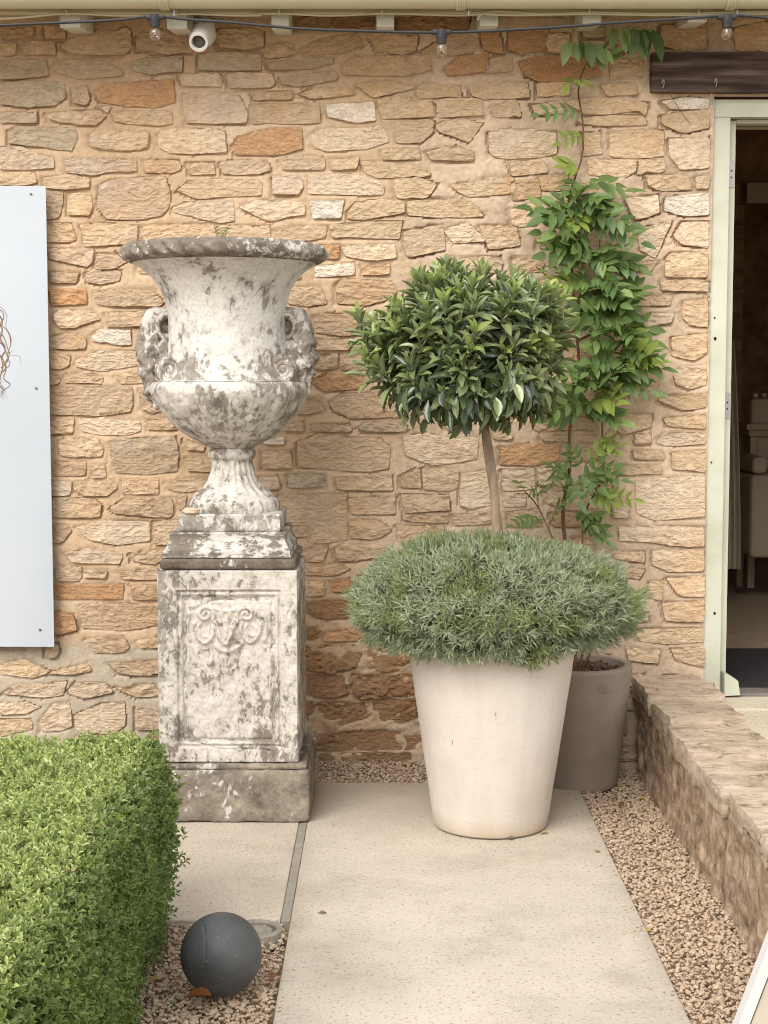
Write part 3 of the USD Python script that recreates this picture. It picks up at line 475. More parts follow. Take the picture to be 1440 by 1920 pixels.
# eaves: fascia, gutter and rafter feet
fz = P(720, 24, 5.70)[2]
obj('fascia', rbox(X0W, X1W, 5.70, 5.735, fz, fz + .16, .003), SAGE_GUTTER, building, smooth=30)
obj('soffit', rbox(X0W, X1W, 5.736, 6.05, fz + .055, fz + .075, .002), SAGE_GUTTER, building, smooth=30)
gz0 = P(720, 9, 5.585)[2]; t = np.linspace(np.pi, 2 * np.pi, 16); prof = np.c_[5.64 + .056 * np.cos(t), gz0 + .056 + .056 * np.sin(t)]
gut = []
for sgn in (1.0, .93):
    Xg, _ = np.meshgrid([X0W, X1W], prof[:, 0], indexing='ij'); c = np.array([5.64, gz0 + .056])
    pr = c + (prof - c) * sgn; gut.append(grid(Xg, np.tile(pr[:, 0], (2, 1)), np.tile(pr[:, 1], (2, 1))))
gutter = obj('gutter', cat(gut), SAGE_GUTTER, building, smooth=True)
for px in (305, 720 + 145, 1375):
    c = P(px, 8, 5.585); t2 = np.linspace(np.pi * .98, 2.02 * np.pi, 18)
    obj('gutter_bracket', cat([tube(np.c_[np.full(18, c[0] + dx), 5.64 + .0585 * np.cos(t2), gz0 + .056 + .0585 * np.sin(t2)], .004, 6) for dx in (-.012, -.006, 0, .006, .012)]), SAGE_GUTTER, gutter, smooth=True)
    obj('bracket_bolt', moved(trimesh.creation.cylinder(.005, .03, sections=10), [c[0] + .03, 5.66, gz0 - .006]), STEEL, gutter)
for (pa, pb, pz) in ((112, 150, 63), (313, 350, 65), (509, 541, 66), (706, 739, 62), (900, 934, 60), (1093, 1127, 58), (1291, 1325, 53)):
    a, b = P(pa, 50, 5.74), P(pb, 50, 5.74); zfr, zbk = P(pa, pz - 12, 5.74)[2], P(pa, pz, 5.99)[2]
    pg = Polygon([(5.74, zfr + .006), (5.746, zfr), (6.02, zbk + .003), (6.02, fz + .054), (5.74, fz + .054)])
    m = trimesh.creation.extrude_polygon(pg, b[0] - a[0]); T4 = np.eye(4); T4[:3, :3] = [[0, 0, 1], [1, 0, 0], [0, 1, 0]]; T4[:3, 3] = [a[0], 0, 0]; m.apply_transform(T4)
    obj('rafter_foot', m, OFFWHITE, building)
ROOFTILE = mottled('roof_slate', [A(110, 96, 84), A(140, 124, 108)], scale=4, rough=.85)
rs = 7.2; Yr = np.array([[5.62, 11.6]] * 2); obj('roof', cat([grid(np.array([[X0W, X0W], [X1W + 1.6, X1W + 1.6]]), Yr, np.array([[fz + .17, fz + .17 + 5.98 * .62]] * 2)), grid(np.array([[X0W, X0W], [X1W + 1.6, X1W + 1.6]]), Yr, np.array([[fz + .13, fz + .13 + 5.98 * .62]] * 2))]), ROOFTILE, building)
# ------------------------------------------------------------------ the room behind the doorway
RX0, RX1, RY0, RY1, FZ = 1.0, 4.8, 6.30, 11.0, TERRACE_Z - .004
INSIDE = mottled('room_stone', [A(120, 92, 66), A(160, 126, 92), A(186, 154, 118)], scale=6, rough=.95, bump=.6, bscale=20)
CREAM = plain('cream_room_paint', A(206, 194, 166), rough=.7)
PLANKW = mottled('ceiling_board_paint', [A(150, 140, 120), A(176, 166, 146)], scale=3, stretch=(.3, 4, 4), rough=.6)
CARPET = mottled('fawn_carpet', [A(150, 132, 108), A(176, 156, 130)], scale=30, rough=1.0, bump=.6, bscale=160)
MAT = mottled('coir_mat', [A(44, 38, 40), A(70, 62, 64)], scale=60, rough=1.0, bump=.9, bscale=150)
tag(obj('interior_floor', box(RX0, RX1, 6.13, RY1, FZ - .1, FZ), CARPET), 'fawn carpeted floor of the dark room', None, None, 'structure')
obj('room_wall', cat([box(RX0 - .2, RX0, 6.30, RY1, FZ - .1, 4.0), box(RX1, RX1 + .2, 6.30, RY1, FZ - .1, 4.0), box(RX0 - .2, RX1 + .2, 6.285, RY1 + .3, 3.9, 4.0)]), INSIDE, building)
b1 = P(1392, 600, RY1)[0]; bz = P(1392, 395, RY1)[2]; bz1 = P(1392, 383, RY1)[2]; bz2 = P(1392, 345, RY1)[2]; zs = P(1380, 1010, RY1)[2]
obj('room_wall', cat([box(RX0, b1, RY1, RY1 + .3, FZ - .1, 4.2), box(b1, RX1, RY1, RY1 + .3, bz2, 4.2), box(b1 + 1.2, RX1, RY1, RY1 + .3, FZ - .1, bz2), box(b1 - .3, b1 + 1.5, RY1 + 1.5, RY1 + 1.6, FZ - .1, bz2 + .3), box(b1 - .3, b1 - .001, RY1 + .301, RY1 + 1.499, FZ - .1, bz2 + .3), box(b1 + 1.201, b1 + 1.5, RY1 + .301, RY1 + 1.499, FZ - .1, bz2 + .3), box(b1, b1 + 1.2, RY1 + .301, RY1 + 1.499, bz2 + .1, bz2 + .3), box(b1, b1 + 1.2, RY1 + .0, RY1 + 1.499, FZ - .2, FZ - .003)]), INSIDE, building)
pier = obj('stone_pier', box(b1 - .10, b1 - .012, RY1 - .02, RY1 - .001, FZ + .1, bz1), INSIDE, building)
rr = np.random.default_rng(3); zq = FZ + .2
while zq < bz1 - .1:
    hq = rr.uniform(.08, .16); obj('stone', rbox(b1 - .10 + rr.uniform(0, .02), b1 - .006, RY1 - .04, RY1 - .021, zq, zq + hq - .02, .008), INSIDE, pier); zq += hq
obj('room_beam', rbox(b1 - .004, RX1, RY1 - .08, RY1 - .002, bz1, bz2, .004), CREAM, building)
obj('skirting_step', rbox(RX0 + .3, b1 - .002, RY1 - .35, RY1 - .045, FZ + .001, P(1380, 1012, RY1 - .3)[2], .01), mottled('old_brick', [A(110, 70, 48), A(140, 92, 64)], scale=9), building)
slope = .16
for k in range(22):
    y0, y1 = RY0 + k * .215, RY0 + k * .215 + .207
    zf = lambda y: 2.90 + (y - RY0) * slope
    m = rbox(RX0, RX1, y0, y1, 0, .02, .003); v = m.vertices.copy(); v[:, 2] += zf(v[:, 1]); m = trimesh.Trimesh(v, m.faces, process=False)
    obj('ceiling_board', m, PLANKW, building)
obj('ceiling_beam', rbox(RX0 + .01, RX1, 9.6, 9.75, 3.28, 3.40, .005), mottled('dark_beam', [A(52, 40, 30), A(74, 58, 44)], scale=6), building)
mz = P(1400, 1215, 7.1); my0 = 6.14
obj('doormat', rbox(1.36, 2.29, my0, 7.08, FZ + .001, FZ + .012, .004), MAT, smooth=30, label='dark brown coir doormat just inside the doorway', cat='doormat')
# curtain of the far window, console table with two candle lamps, covered chair, round footstool, standing pole
CURT = plain('pale_curtain', A(190, 176, 150), rough=.9)
cp = P(1374, 780, 8.4); xs = np.linspace(0, .085, 28); zz = np.linspace(FZ + .22, 1.72, 8)
Xc, Zc = np.meshgrid(cp[0] - .03 + xs, zz); cur = grid(Xc - .06 * ((Zc - FZ) / 1.5) ** 2, 8.4 + .018 * np.sin(xs * 210)[None] + 0 * Zc, Zc)
obj('curtain', cat([cur, moved(cur, [0, .003, 0])]), CURT, smooth=True, label='pale curtain hanging just inside the door edge', cat='curtain')
table = thing('console_table', 'pale console table deep in the dark room', 'table')
ty = 9.0; tz0, tz1 = P(1420, 815, ty)[2], P(1420, 795, ty)[2]; tx0 = P(1400, 800, ty)[0]
WOODP = plain('limed_wood', A(172, 150, 122), rough=.6)
obj('table_top', rbox(tx0, tx0 + 1.1, ty, ty + .38, tz1 - .035, tz1, .004), WOODP, table)
obj('apron', rbox(tx0 + .02, tx0 + 1.08, ty + .02, ty + .36, tz0 - .01, tz1 - .036, .004), WOODP, table)
for xx in (tx0 + .03, tx0 + 1.03):
    for yy in (ty + .03, ty + .31): obj('leg', rbox(xx, xx + .04, yy, yy + .04, FZ + .001, tz0 - .011, .003), WOODP, table)
obj('lower_shelf', rbox(tx0 - .06, tx0 + .2, ty + .075, ty + .3, P(1400, 893, ty)[2] - .04, P(1400, 884, ty)[2], .004), WOODP, table)
for i, px in enumerate((1415, 1432)):
    c = P(px, 793, ty + .12); top = P(px, 738, ty + .12)[2]
    l = thing('candle_holder', f'slim pale candle holder on the console table, {"left" if i == 0 else "right"} one of the two', 'candle holder', 'candle holders on the console table')
    obj('base', moved(lathe([(0, 0), (.022, 0), (.022, .006), (.006, .014), (0, .014)], 20), [c[0], ty + .12, tz1 + .001]), WOODP, l, smooth=30)
    obj('stem', moved(lathe([(0, .0145), (.0065, .0145), (.0065, top - tz1 - .02), (0, top - tz1 - .02)], 12), [c[0], ty + .12, tz1]), CREAM, l, smooth=30)
    obj('cup', moved(lathe([(0, top - tz1 - .0195), (.014, top - tz1 - .018), (.016, top - tz1), (.012, top - tz1), (0, top - tz1 - .01)], 16), [c[0], ty + .12, tz1]), CREAM, l, smooth=30)
chair = thing('covered_chair', 'chair under a loose cream cover on the dark carpet', 'chair')
chy = 8.6; x0 = P(1406, 1000, chy)[0]; zc0, zc1, zc2 = P(1420, 1047, chy)[2], P(1420, 890, chy)[2], P(1420, 862, chy)[2]
Ccov = plain('chair_cover', A(176, 160, 136), rough=.9)
def drape(x0, x1, y0, y1, z0, z1, seed):
    m = rbox(x0, x1, y0, y1, z0, z1, .03, .03, .006, 7, seed); return m
obj('skirt', drape(x0, x0 + .62, chy, chy + .6, max(FZ + .01, zc0), zc1 - .002, 2), Ccov, chair, smooth=50)
obj('backrest', drape(x0 + .10, x0 + .60, chy + .46, chy + .6, zc1, zc1 + .42, 3), Ccov, chair, smooth=50)
obj('arm', drape(x0 + .01, x0 + .10, chy + .02, chy + .45, zc1, zc1 + .10, 4), Ccov, chair, smooth=50)
pc = P(1396, 900, 9.3); pole = thing('standing_pole', 'slim dark upright stand beside the console table', 'stand')
obj('foot', moved(lathe([(0, 0), (.10, 0), (.10, .012), (.02, .03), (0, .03)], 24), [pc[0], 9.3 - .25, FZ + .002]), plain('bronze_metal', A(92, 78, 64), rough=.5), pole, smooth=30)
obj('shaft', moved(lathe([(0, .031), (.013, .031), (.013, .95), (0, .95)], 12), [pc[0], 9.05, FZ + .002]), plain('bronze_shaft', A(110, 94, 78), rough=.5), pole, smooth=30)
dc = P(1375, 978, 10.2); obj('footstool', moved(lathe([(0, 0), (.15, 0), (.18, .06), (.19, .16), (.16, .25), (0, .27)], 28), [dc[0] - .02, 10.2, FZ + .003]), plain('dark_leather', A(64, 48, 42), rough=.5), smooth=40, label='round dark leather footstool at the back of the room', cat='footstool')
# white-painted pelmet rail above the opening inside
ra, rb_ = P(1378, 239, 6.6), P(1500, 240, 6.6)
obj('curtain_rail', tube([ra + (-.1, 0, 0), rb_ + (.3, 0, 0)], .009, 10), CREAM, building, smooth=True)
# ------------------------------------------------------------------ ground, paving, gravel, low wall and terrace
SOIL = mottled('gravel_bed', [A(140, 116, 92), A(176, 150, 122), A(204, 178, 148)], scale=35, rough=1.0, bump=.8, bscale=70)
gg = np.linspace(-40, 40, 17); Xg, Yg = np.meshgrid(gg, gg)
tag(obj('ground', grid(Xg, Yg, 0 * Xg - .042), SOIL), 'bare stony ground', None, None, 'structure')
def slab_mat(name, base, dark):
    return mat(name, {'g': ('geometry', {}), 'mp': ('mapping', {'scale': (1, 1.15, 1)}), 'n': ('noise_texture', {'scale': 2.2, 'detail': 5.0, 'roughness': .6}), 'nf': ('noise_texture', {'scale': 130.0, 'detail': 3.0, 'roughness': .6}), 'ns': ('noise_texture', {'scale': 85.0, 'detail': 2.0, 'roughness': .5}),
        'r': ('rgb_ramp', {'ramp': [(.28, mul(base, .82)), (.5, base), (.72, mul(base, 1.12))]}), 'pr': ('rgb_ramp', {'ramp': [(.33, (.66, .63, .60)), (.39, (1, 1, 1))]}), 'fr': ('rgb_ramp', {'ramp': [(.3, (.86, .85, .84)), (.7, (1.1, 1.1, 1.1))]}),
        'm': ('mix_color', {'blend_type': 'multiply', 'fac': 1.0}), 'm2': ('mix_color', {'blend_type': 'multiply', 'fac': 1.0}), 'st': ('noise_texture', {'scale': 2.6, 'detail': 9.0, 'roughness': .72}), 'str': ('rgb_ramp', {'ramp': [(.34, (.86, .85, .83)), (.5, (1, 1, 1))]}), 'm3': ('mix_color', {'blend_type': 'multiply', 'fac': 1.0}),
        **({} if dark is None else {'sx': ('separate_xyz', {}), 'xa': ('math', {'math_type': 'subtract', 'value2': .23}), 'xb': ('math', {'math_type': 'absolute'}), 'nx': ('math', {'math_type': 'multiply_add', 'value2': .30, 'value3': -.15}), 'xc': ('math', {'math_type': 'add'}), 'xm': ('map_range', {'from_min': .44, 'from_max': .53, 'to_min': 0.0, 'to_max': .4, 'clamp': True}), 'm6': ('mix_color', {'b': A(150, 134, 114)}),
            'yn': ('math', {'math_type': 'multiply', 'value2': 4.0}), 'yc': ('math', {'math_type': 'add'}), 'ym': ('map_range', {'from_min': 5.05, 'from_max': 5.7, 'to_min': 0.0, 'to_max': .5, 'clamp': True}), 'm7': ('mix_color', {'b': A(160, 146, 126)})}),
        'hh': ('math', {'math_type': 'multiply_add', 'value2': .4}), 'b': ('bump', {'strength': .5, 'distance': .003}), 'p': ('principled_bsdf', {'roughness': .9, 'specular_ior_level': .2})},
        [('g.position', 'mp.vector'), ('g.position', 'n.vector'), ('mp.vector', 'nf.vector'), ('mp.vector', 'ns.vector'), ('g.position', 'st.vector'), ('st.fac', 'str.fac'), ('n.fac', 'r.fac'), ('ns.fac', 'pr.fac'), ('nf.fac', 'fr.fac'), ('r.color', 'm.a'), ('pr.color', 'm.b'), ('m.result', 'm2.a'), ('fr.color', 'm2.b'), ('m2.result', 'm3.a'), ('str.color', 'm3.b'), (('m3.result', 'p.base_color') if dark is None else ('m3.result', 'm6.a')),
         ('nf.fac', 'hh.value1'), ('pr.color', 'hh.value3'), ('hh.value', 'b.height'), ('b.normal', 'p.normal')] + ([] if dark is None else
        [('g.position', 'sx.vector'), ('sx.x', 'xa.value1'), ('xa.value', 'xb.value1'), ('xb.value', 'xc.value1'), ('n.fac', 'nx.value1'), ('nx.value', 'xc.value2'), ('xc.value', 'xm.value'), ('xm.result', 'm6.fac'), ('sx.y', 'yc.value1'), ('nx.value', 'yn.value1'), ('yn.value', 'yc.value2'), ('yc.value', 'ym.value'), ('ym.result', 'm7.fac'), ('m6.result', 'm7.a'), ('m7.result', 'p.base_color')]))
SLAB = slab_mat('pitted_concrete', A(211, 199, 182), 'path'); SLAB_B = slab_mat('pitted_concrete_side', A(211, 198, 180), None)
SLABX0, SLABX1 = -.262, .722
path = tag(UsdGeom.Xform.Define(stage, '/World/path'), 'pitted buff concrete path', None, None, 'structure')
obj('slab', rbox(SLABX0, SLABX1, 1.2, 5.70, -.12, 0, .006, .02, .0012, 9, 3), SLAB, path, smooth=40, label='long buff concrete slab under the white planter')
obj('slab', rbox(-1.9, -.290, 4.215, 5.70, -.12, -.001, .006, .03, .0012, 9, 5), SLAB_B, path, smooth=40, label='shorter buff concrete slab under the pedestal')
JOINT = mottled('joint_mortar', [A(150, 142, 128), A(172, 164, 150)], scale=20, rough=.9)
obj('joint', rbox(-.2895, -.2625, 4.215, 5.70, -.1, -.003, .004, .02, .001, 30, 2), JOINT, path, smooth=40)
# gravel
PEB = mat('gravel_pebbles', {'g': ('geometry', {}), 'r': ('rgb_ramp', {'interpolate': False, 'ramp': [(0, A(204, 180, 154)), (.14, A(232, 216, 194)), (.26, A(172, 142, 114)), (.40, A(214, 190, 160)), (.50, A(154, 124, 100)), (.61, A(244, 234, 218)), (.73, A(182, 156, 128)), (.80, A(172, 104, 72)), (.87, A(210, 174, 120)), (.92, A(146, 134, 122))]}),
    'n': ('noise_texture', {'scale': 90.0, 'detail': 4.0}), 'fr': ('rgb_ramp', {'ramp': [(.3, (.75, .73, .7)), (.7, (1.12, 1.12, 1.12))]}), 'm': ('mix_color', {'blend_type': 'multiply', 'fac': 1.0}), 'p': ('principled_bsdf', {'roughness': .75, 'specular_ior_level': .3})},
    [('g.random_per_island', 'r.fac'), ('g.position', 'n.vector'), ('n.fac', 'fr.fac'), ('r.color', 'm.a'), ('fr.color', 'm.b'), ('m.result', 'p.base_color')])
rg = np.random.default_rng(5)
protos = []
for k in range(14):
    pts = unit(rg.normal(size=(13, 3))) * rg.uniform(.85, 1.08, (13, 1)) * (1, rg.uniform(.6, .95), rg.uniform(.42, .7))
    h = trimesh.convex.convex_hull(pts); protos.append((np.array(h.vertices), np.array(h.faces)))
def pebbles(x0, x1, y0, y1, zf, sp=.0146, size=(.0056, .0108)):
    """A top layer of well spaced pebbles over a scattering of lower ones."""
    V, F, o, spots = [], [], 0, []
    for yy in np.arange(y0, y1, sp * .87): spots += [(x + rg.uniform(-.006, .006), yy + rg.uniform(-.006, .006), 0) for x in np.arange(x0 + (sp / 2 if int(yy / sp) % 2 else 0), x1, sp)]
    spots += [(rg.uniform(x0, x1), rg.uniform(y0, y1), -.009) for _ in range(len(spots) // 2)] + [(rg.uniform(x0, x1), rg.uniform(y0, y1), .006) for _ in range(len(spots) // 7)]
    for x, y, dz in spots:
        v, f = protos[rg.integers(14)]; s = rg.uniform(*size) * (1.4 if rg.random() < .06 else .7 if rg.random() < .25 else 1)
        Rz = trimesh.transformations.rotation_matrix(rg.uniform(0, 6.3), [0, 0, 1])[:3, :3]; tl = trimesh.transformations.rotation_matrix(rg.normal(0, .45), [rg.normal(), rg.normal(), 0])[:3, :3]
        V.append(v * s @ (tl @ Rz).T + (x, y, zf(x, y) + dz + rg.uniform(-.003, .004))); F.append(f + o); o += len(v)
    return trimesh.Trimesh(np.vstack(V), np.vstack(F), process=False)
LWX = .968
grav = [pebbles(SLABX1 + .004, LWX + .03, 3.25, 5.97, lambda x, y: -.016 - .006 * math.sin(x * 40)), pebbles(LWX + .03, 1.3, 2.95, 3.42, lambda x, y: -.016),
        pebbles(-.80, SLABX0 - .006, 3.2, 4.205, lambda x, y: -.014), pebbles(-1.2, .90, 5.715, 5.985, lambda x, y: -.012 + (y - 5.7) * .06)]
strays = [(SLABX1 - abs(rg.normal(0, .035)), rg.uniform(3.4, 5.6)) for _ in range(46)] + [(SLABX0 + abs(rg.normal(0, .02)), rg.uniform(3.5, 4.2)) for _ in range(14)] + [(rg.uniform(-.25, .6), 5.7 - abs(rg.normal(0, .05))) for _ in range(26)]
for x, y in strays:
    v, f = protos[rg.integers(14)]; sc_ = rg.uniform(.0022, .0058); grav.append(trimesh.Trimesh(v * sc_ * (1, 1, .8) + (x, y, sc_ * .45), f, process=False))
tag(obj('gravel', cat(grav), PEB), 'loose pale brown and cream gravel beside the path', 'gravel', None, 'stuff')
# low retaining wall with a coping of thick flaking slabs
LW_FACE = mottled('low_wall_stone', [A(104, 86, 70), A(156, 132, 108), A(190, 165, 138), A(216, 192, 164)], scale=14, rough=.95, bump=1.0, bscale=45, bdist=.008, stretch=(1, 1, 1), nrough=.72)
COPE = mat('flaking_coping_stone', {'g': ('geometry', {}), 'mp': ('mapping', {'scale': (1.0, 1.5, 2.5), 'rotation': (0, 0, .3)}), 'n': ('noise_texture', {'scale': 6.0, 'detail': 7.0, 'roughness': .66, 'distortion': .8}), 'n2': ('noise_texture', {'scale': 14.0, 'detail': 8.0, 'roughness': .75, 'distortion': 1.2}),
    'r': ('rgb_ramp', {'ramp': [(.3, A(146, 130, 111)), (.42, A(184, 165, 143)), (.58, A(206, 187, 164)), (.75, A(222, 205, 184))]}), 'k': ('rgb_ramp', {'ramp': [(.38, (.46, .42, .38)), (.44, (.93, .92, .91)), (.6, (1.06, 1.06, 1.06))]}), 'm': ('mix_color', {'blend_type': 'multiply', 'fac': 1.0}), 'b': ('bump', {'strength': .8, 'distance': .005}), 'p': ('principled_bsdf', {'roughness': .92, 'specular_ior_level': .15})},
    [('g.position', 'mp.vector'), ('mp.vector', 'n.vector'), ('mp.vector', 'n2.vector'), ('n.fac', 'r.fac'), ('n2.fac', 'k.fac'), ('r.color', 'm.a'), ('k.color', 'm.b'), ('m.result', 'p.base_color'), ('n2.fac', 'b.height'), ('b.normal', 'p.normal')])
low = thing('low_wall', 'low rubble retaining wall with thick flaking coping stones beside the doorway', 'wall')
yy = np.arange(3.42, 5.975, .012); zz = np.arange(-.08, .285, .012); Yl, Zl = np.meshgrid(yy, zz)
hn = meshkit.fbm(np.stack([Yl * 12, Zl * 13, 0 * Yl], -1), 5, 31); rid = 1 - np.abs(2 * meshkit.fbm(np.stack([Yl * 10, Zl * 15, 0 * Yl], -1), 5, 41) - 1) * 2
fn = meshkit.fbm(np.stack([Yl * 26, Zl * 34, 0 * Yl], -1), 4, 51) - .5
face = grid(LWX + .026 - .024 * (hn - .5) - .012 * rid - .014 * fn - .012 * (Zl > .2) * 0 + .03 * np.clip((.06 - Zl) / .1, 0, 1) * -.3, Yl, Zl)
face.faces = face.faces[:, ::-1]
obj('wall_body', cat([face, rbox(LWX + .06, 1.262, 3.42, 5.97, -.08, .283, .01)]), LW_FACE, low, smooth=45)
cuts = [5.985, 5.60, 5.24, 4.78, 4.36, 3.86, 3.40]; rl = np.random.default_rng(8)
for k in range(6):
    y1, y0 = cuts[k] - .006, cuts[k + 1] + .006
    n = 9; left = [(LWX + .004 + rl.uniform(-.007, .007) + .008 * math.sin(k * 2), y) for y in np.linspace(y0, y1, n)]
    right = [(1.262 + rl.uniform(-.02, .012) - (.0 if k else .03 * max(0, j - 5) / 3), y) for j, y in enumerate(np.linspace(y0, y1, n))][::-1]
    w = np.array(left[::-1] + right[::-1])
    V, F = chunk(w, .010, 300 + k, step=.011, amp=.007, rug=.38, layers=.006, freq=11, skirt=.066)
    top = .322 + rl.uniform(-.005, .006) + .018 * (k == 0)
    V3 = np.stack([V[:, 0], V[:, 1], top + V[:, 2] * 1.1], -1)
    obj('coping_stone', trimesh.Trimesh(V3, F, process=False), COPE, low, smooth=45)
# terrace at the height of the doorway
PAVE = slab_mat('pale_terrace_stone', A(224, 212, 188), None)
terr = tag(UsdGeom.Xform.Define(stage, '/World/terrace'), 'pale paved terrace in front of the doorway', None, None, 'structure')
ty_ = [6.02, 5.78, 5.2, 4.6, 4.0, 3.44]; tx_ = [1.268, 1.86, 2.45, 3.05]
for j in range(5):
    for i in range(3):
        obj('paving_stone', rbox(tx_[i] + .004, tx_[i + 1] - .004, ty_[j + 1] + .004, ty_[j] - .004, .05, TERRACE_Z - (.006 if j else 0) + .001 * ((i * 7 + j * 3) % 3), .006), PAVE, terr, smooth=40)
obj('terrace_bed', box(1.266, 3.05, 3.44, 6.02, -.05, TERRACE_Z - .012), JOINT, terr)
th = P(1400, 1318, 6.02)
obj('threshold', rbox(1.267, DOOR_X1, 6.0215, 6.138, FZ - .02, TERRACE_Z + .011, .004), mottled('lead_threshold', [A(120, 112, 104), A(150, 142, 132)], scale=12, rough=.6), building, smooth=30)
# ------------------------------------------------------------------ stone pedestal and garden urn
PY0 = 5.165
def px_x(px, py, Y): return P(px, py, Y)[0]
def pz(py, Y): return P(720, py, Y)[2]
bx0, bx1 = px_x(285, 1490, PY0), px_x(580, 1490, PY0); bw = bx1 - bx0
ZB = pz(1437, PY0 + .01)
ped = thing('pedestal', 'square stone pedestal with peeling white paint and a carved ram and swag panel', 'pedestal')
BASEM = flaking('pedestal_base_stone', .20, grey=(150, 139, 124), dark=(96, 86, 75), scale=22, low=None)
DIEM = flaking('pedestal_panel_stone', .78, white=(222, 214, 203), scale=52, grey=(160, 149, 136))
CAPM = flaking('pedestal_cap_stone', .55, scale=44, stretch=(.7, .7, 1.3), grey=(144, 133, 120))
CAPD = flaking('pedestal_fascia_stone', .06, scale=44, grey=(124, 113, 100), dark=(88, 78, 68))
obj('plinth', rbox(bx0, bx1, PY0, PY0 + .51, .0005, ZB - .012, .012, .010, .009, 26, 3), BASEM, ped, smooth=50)
obj('plinth_top', rbox(bx0 + .010, bx1 - .008, PY0 + .012, PY0 + .50, ZB - .0125, ZB + .006, .008, .014, .003, 25, 4), BASEM, ped, smooth=50)
DY = PY0 + .032; zd0, zd1 = ZB + .0065, pz(1069, DY)
dx0, dx1 = px_x(294, 1250, DY), px_x(560, 1250, DY)
DYB = DY + (dx1 - dx0) * .98
# front of the die: a carved relief as a height field over photo pixels of that face
sp = 1.6; PX, PYg = np.meshgrid(np.arange(294, 560.5, sp), np.arange(1069, 1433, sp))
Xf = dx0 + (PX - 294) / (560 - 294) * (dx1 - dx0); Zf = zd1 + (PYg - 1069) / (1432 - 1069) * (zd0 - zd1)
hh = np.zeros_like(Xf)
def inrect(x0, y0, x1, y1): return np.minimum.reduce([PX - x0, x1 - PX, PYg - y0, y1 - PYg])
wob = (meshkit.fbm(np.stack([PX * .05, PYg * .05, PX * 0], -1), 3, 4) - .5) * 6
d1 = inrect(332, 1106, 528, 1404) + wob * .3; d2 = inrect(346, 1124, 512, 1390) + wob * .3
hh -= .012 * np.clip(d1 / 3, 0, 1); hh += .009 * np.exp(-((d1 - 8) / 4.0) ** 2); hh -= .006 * np.exp(-((d2) / 2.2) ** 2); hh += .005 * np.clip(d2 / 6, 0, 1)
def ridge_of(pts, w, h):
    p = smooth_path(pts, 60); d = np.full(PX.shape, 1e9)
    for a in p: d = np.minimum(d, (PX - a[0]) ** 2 + (PYg - a[1]) ** 2)
    return h * np.exp(-d / (w * w))
rel = np.zeros_like(hh)
def spiral(cx_, cy_, r, turns, sgn=1, ph=0): t = np.linspace(0, 1, 30); a = ph + sgn * t * turns * 2 * np.pi; return np.c_[cx_ + r * (1 - .85 * t) * np.cos(a), cy_ + r * .9 * (1 - .85 * t) * np.sin(a)]
for pts, w, h in [(spiral(386, 1152, 17, 1.6, -1, .6), 3.6, .013), (spiral(462, 1152, 17, 1.6, 1, 2.5), 3.6, .013),
                  ([(366, 1168), (370, 1188), (384, 1205), (396, 1196), (400, 1176)], 4.2, .013), ([(374, 1172), (378, 1188), (386, 1194), (392, 1180)], 3, .010), ([(404, 1166), (410, 1180), (416, 1200), (424, 1208), (432, 1196), (438, 1178), (444, 1166)], 4.5, .014),
                  ([(416, 1150), (424, 1170), (430, 1150)], 6, .010), ([(424, 1165), (424, 1195)], 6, .011), ([(452, 1172), (456, 1190), (470, 1204), (484, 1192), (488, 1168)], 4.2, .013), ([(462, 1172), (466, 1186), (474, 1192), (480, 1176)], 3, .010),
                  ([(356, 1150), (352, 1176), (356, 1200)], 3.5, .008), ([(494, 1150), (500, 1176), (496, 1200)], 3.5, .009), ([(400, 1140), (424, 1146), (448, 1140)], 4, .008), ([(404, 1212), (424, 1222), (446, 1214)], 3.5, .006), ([(486, 1140), (492, 1156)], 4, .008), ([(360, 1138), (372, 1134)], 4, .007)]:
    rel = np.maximum(rel, ridge_of(pts, w, h))
hh += rel * (.75 + .5 * meshkit.fbm(np.stack([PX * .22, PYg * .22, PX * 0], -1), 3, 9))
hh += (meshkit.fbm(np.stack([PX * .06, PYg * .05, PX * 0 + 3], -1), 5, 14) - .5) * .010
for pts, w, h in [([(338, 1372), (356, 1380), (372, 1394), (392, 1402), (420, 1406), (462, 1405), (505, 1409)], 1.6, .011), ([(387, 1404), (389, 1418), (388, 1432)], 1.5, .010)]: hh -= ridge_of(pts, w, h)
edge = 309 + (meshkit.fbm(np.stack([PX * 0, PYg * .045, PX * 0], -1), 4, 2) - .5) * 22 - np.clip((PYg - 1268) / 60, 0, 1) * 10
brk = np.clip((edge - PX) / 4, 0, 1); hh -= brk * (.018 + .012 * meshkit.fbm(np.stack([PX * .09, PYg * .07, PX * 0], -1), 4, 6))
Yf = DY - hh; bd = np.zeros_like(Yf, bool); bd[0] = bd[-1] = True; bd[:, 0] = bd[:, -1] = True; Yf[bd] = DY + .03
front = grid(Xf, Yf, Zf); n1 = Xf.shape[1]
obj('carved_panel', front, DIEM, ped, smooth=60)
obj('die', rbox(dx0 + .004, dx1, DY + .012, DYB, zd0, zd1 - .002, .006, .012, .006, 14, 8), flaking('pedestal_side_stone', .5, scale=44), ped, smooth=50)
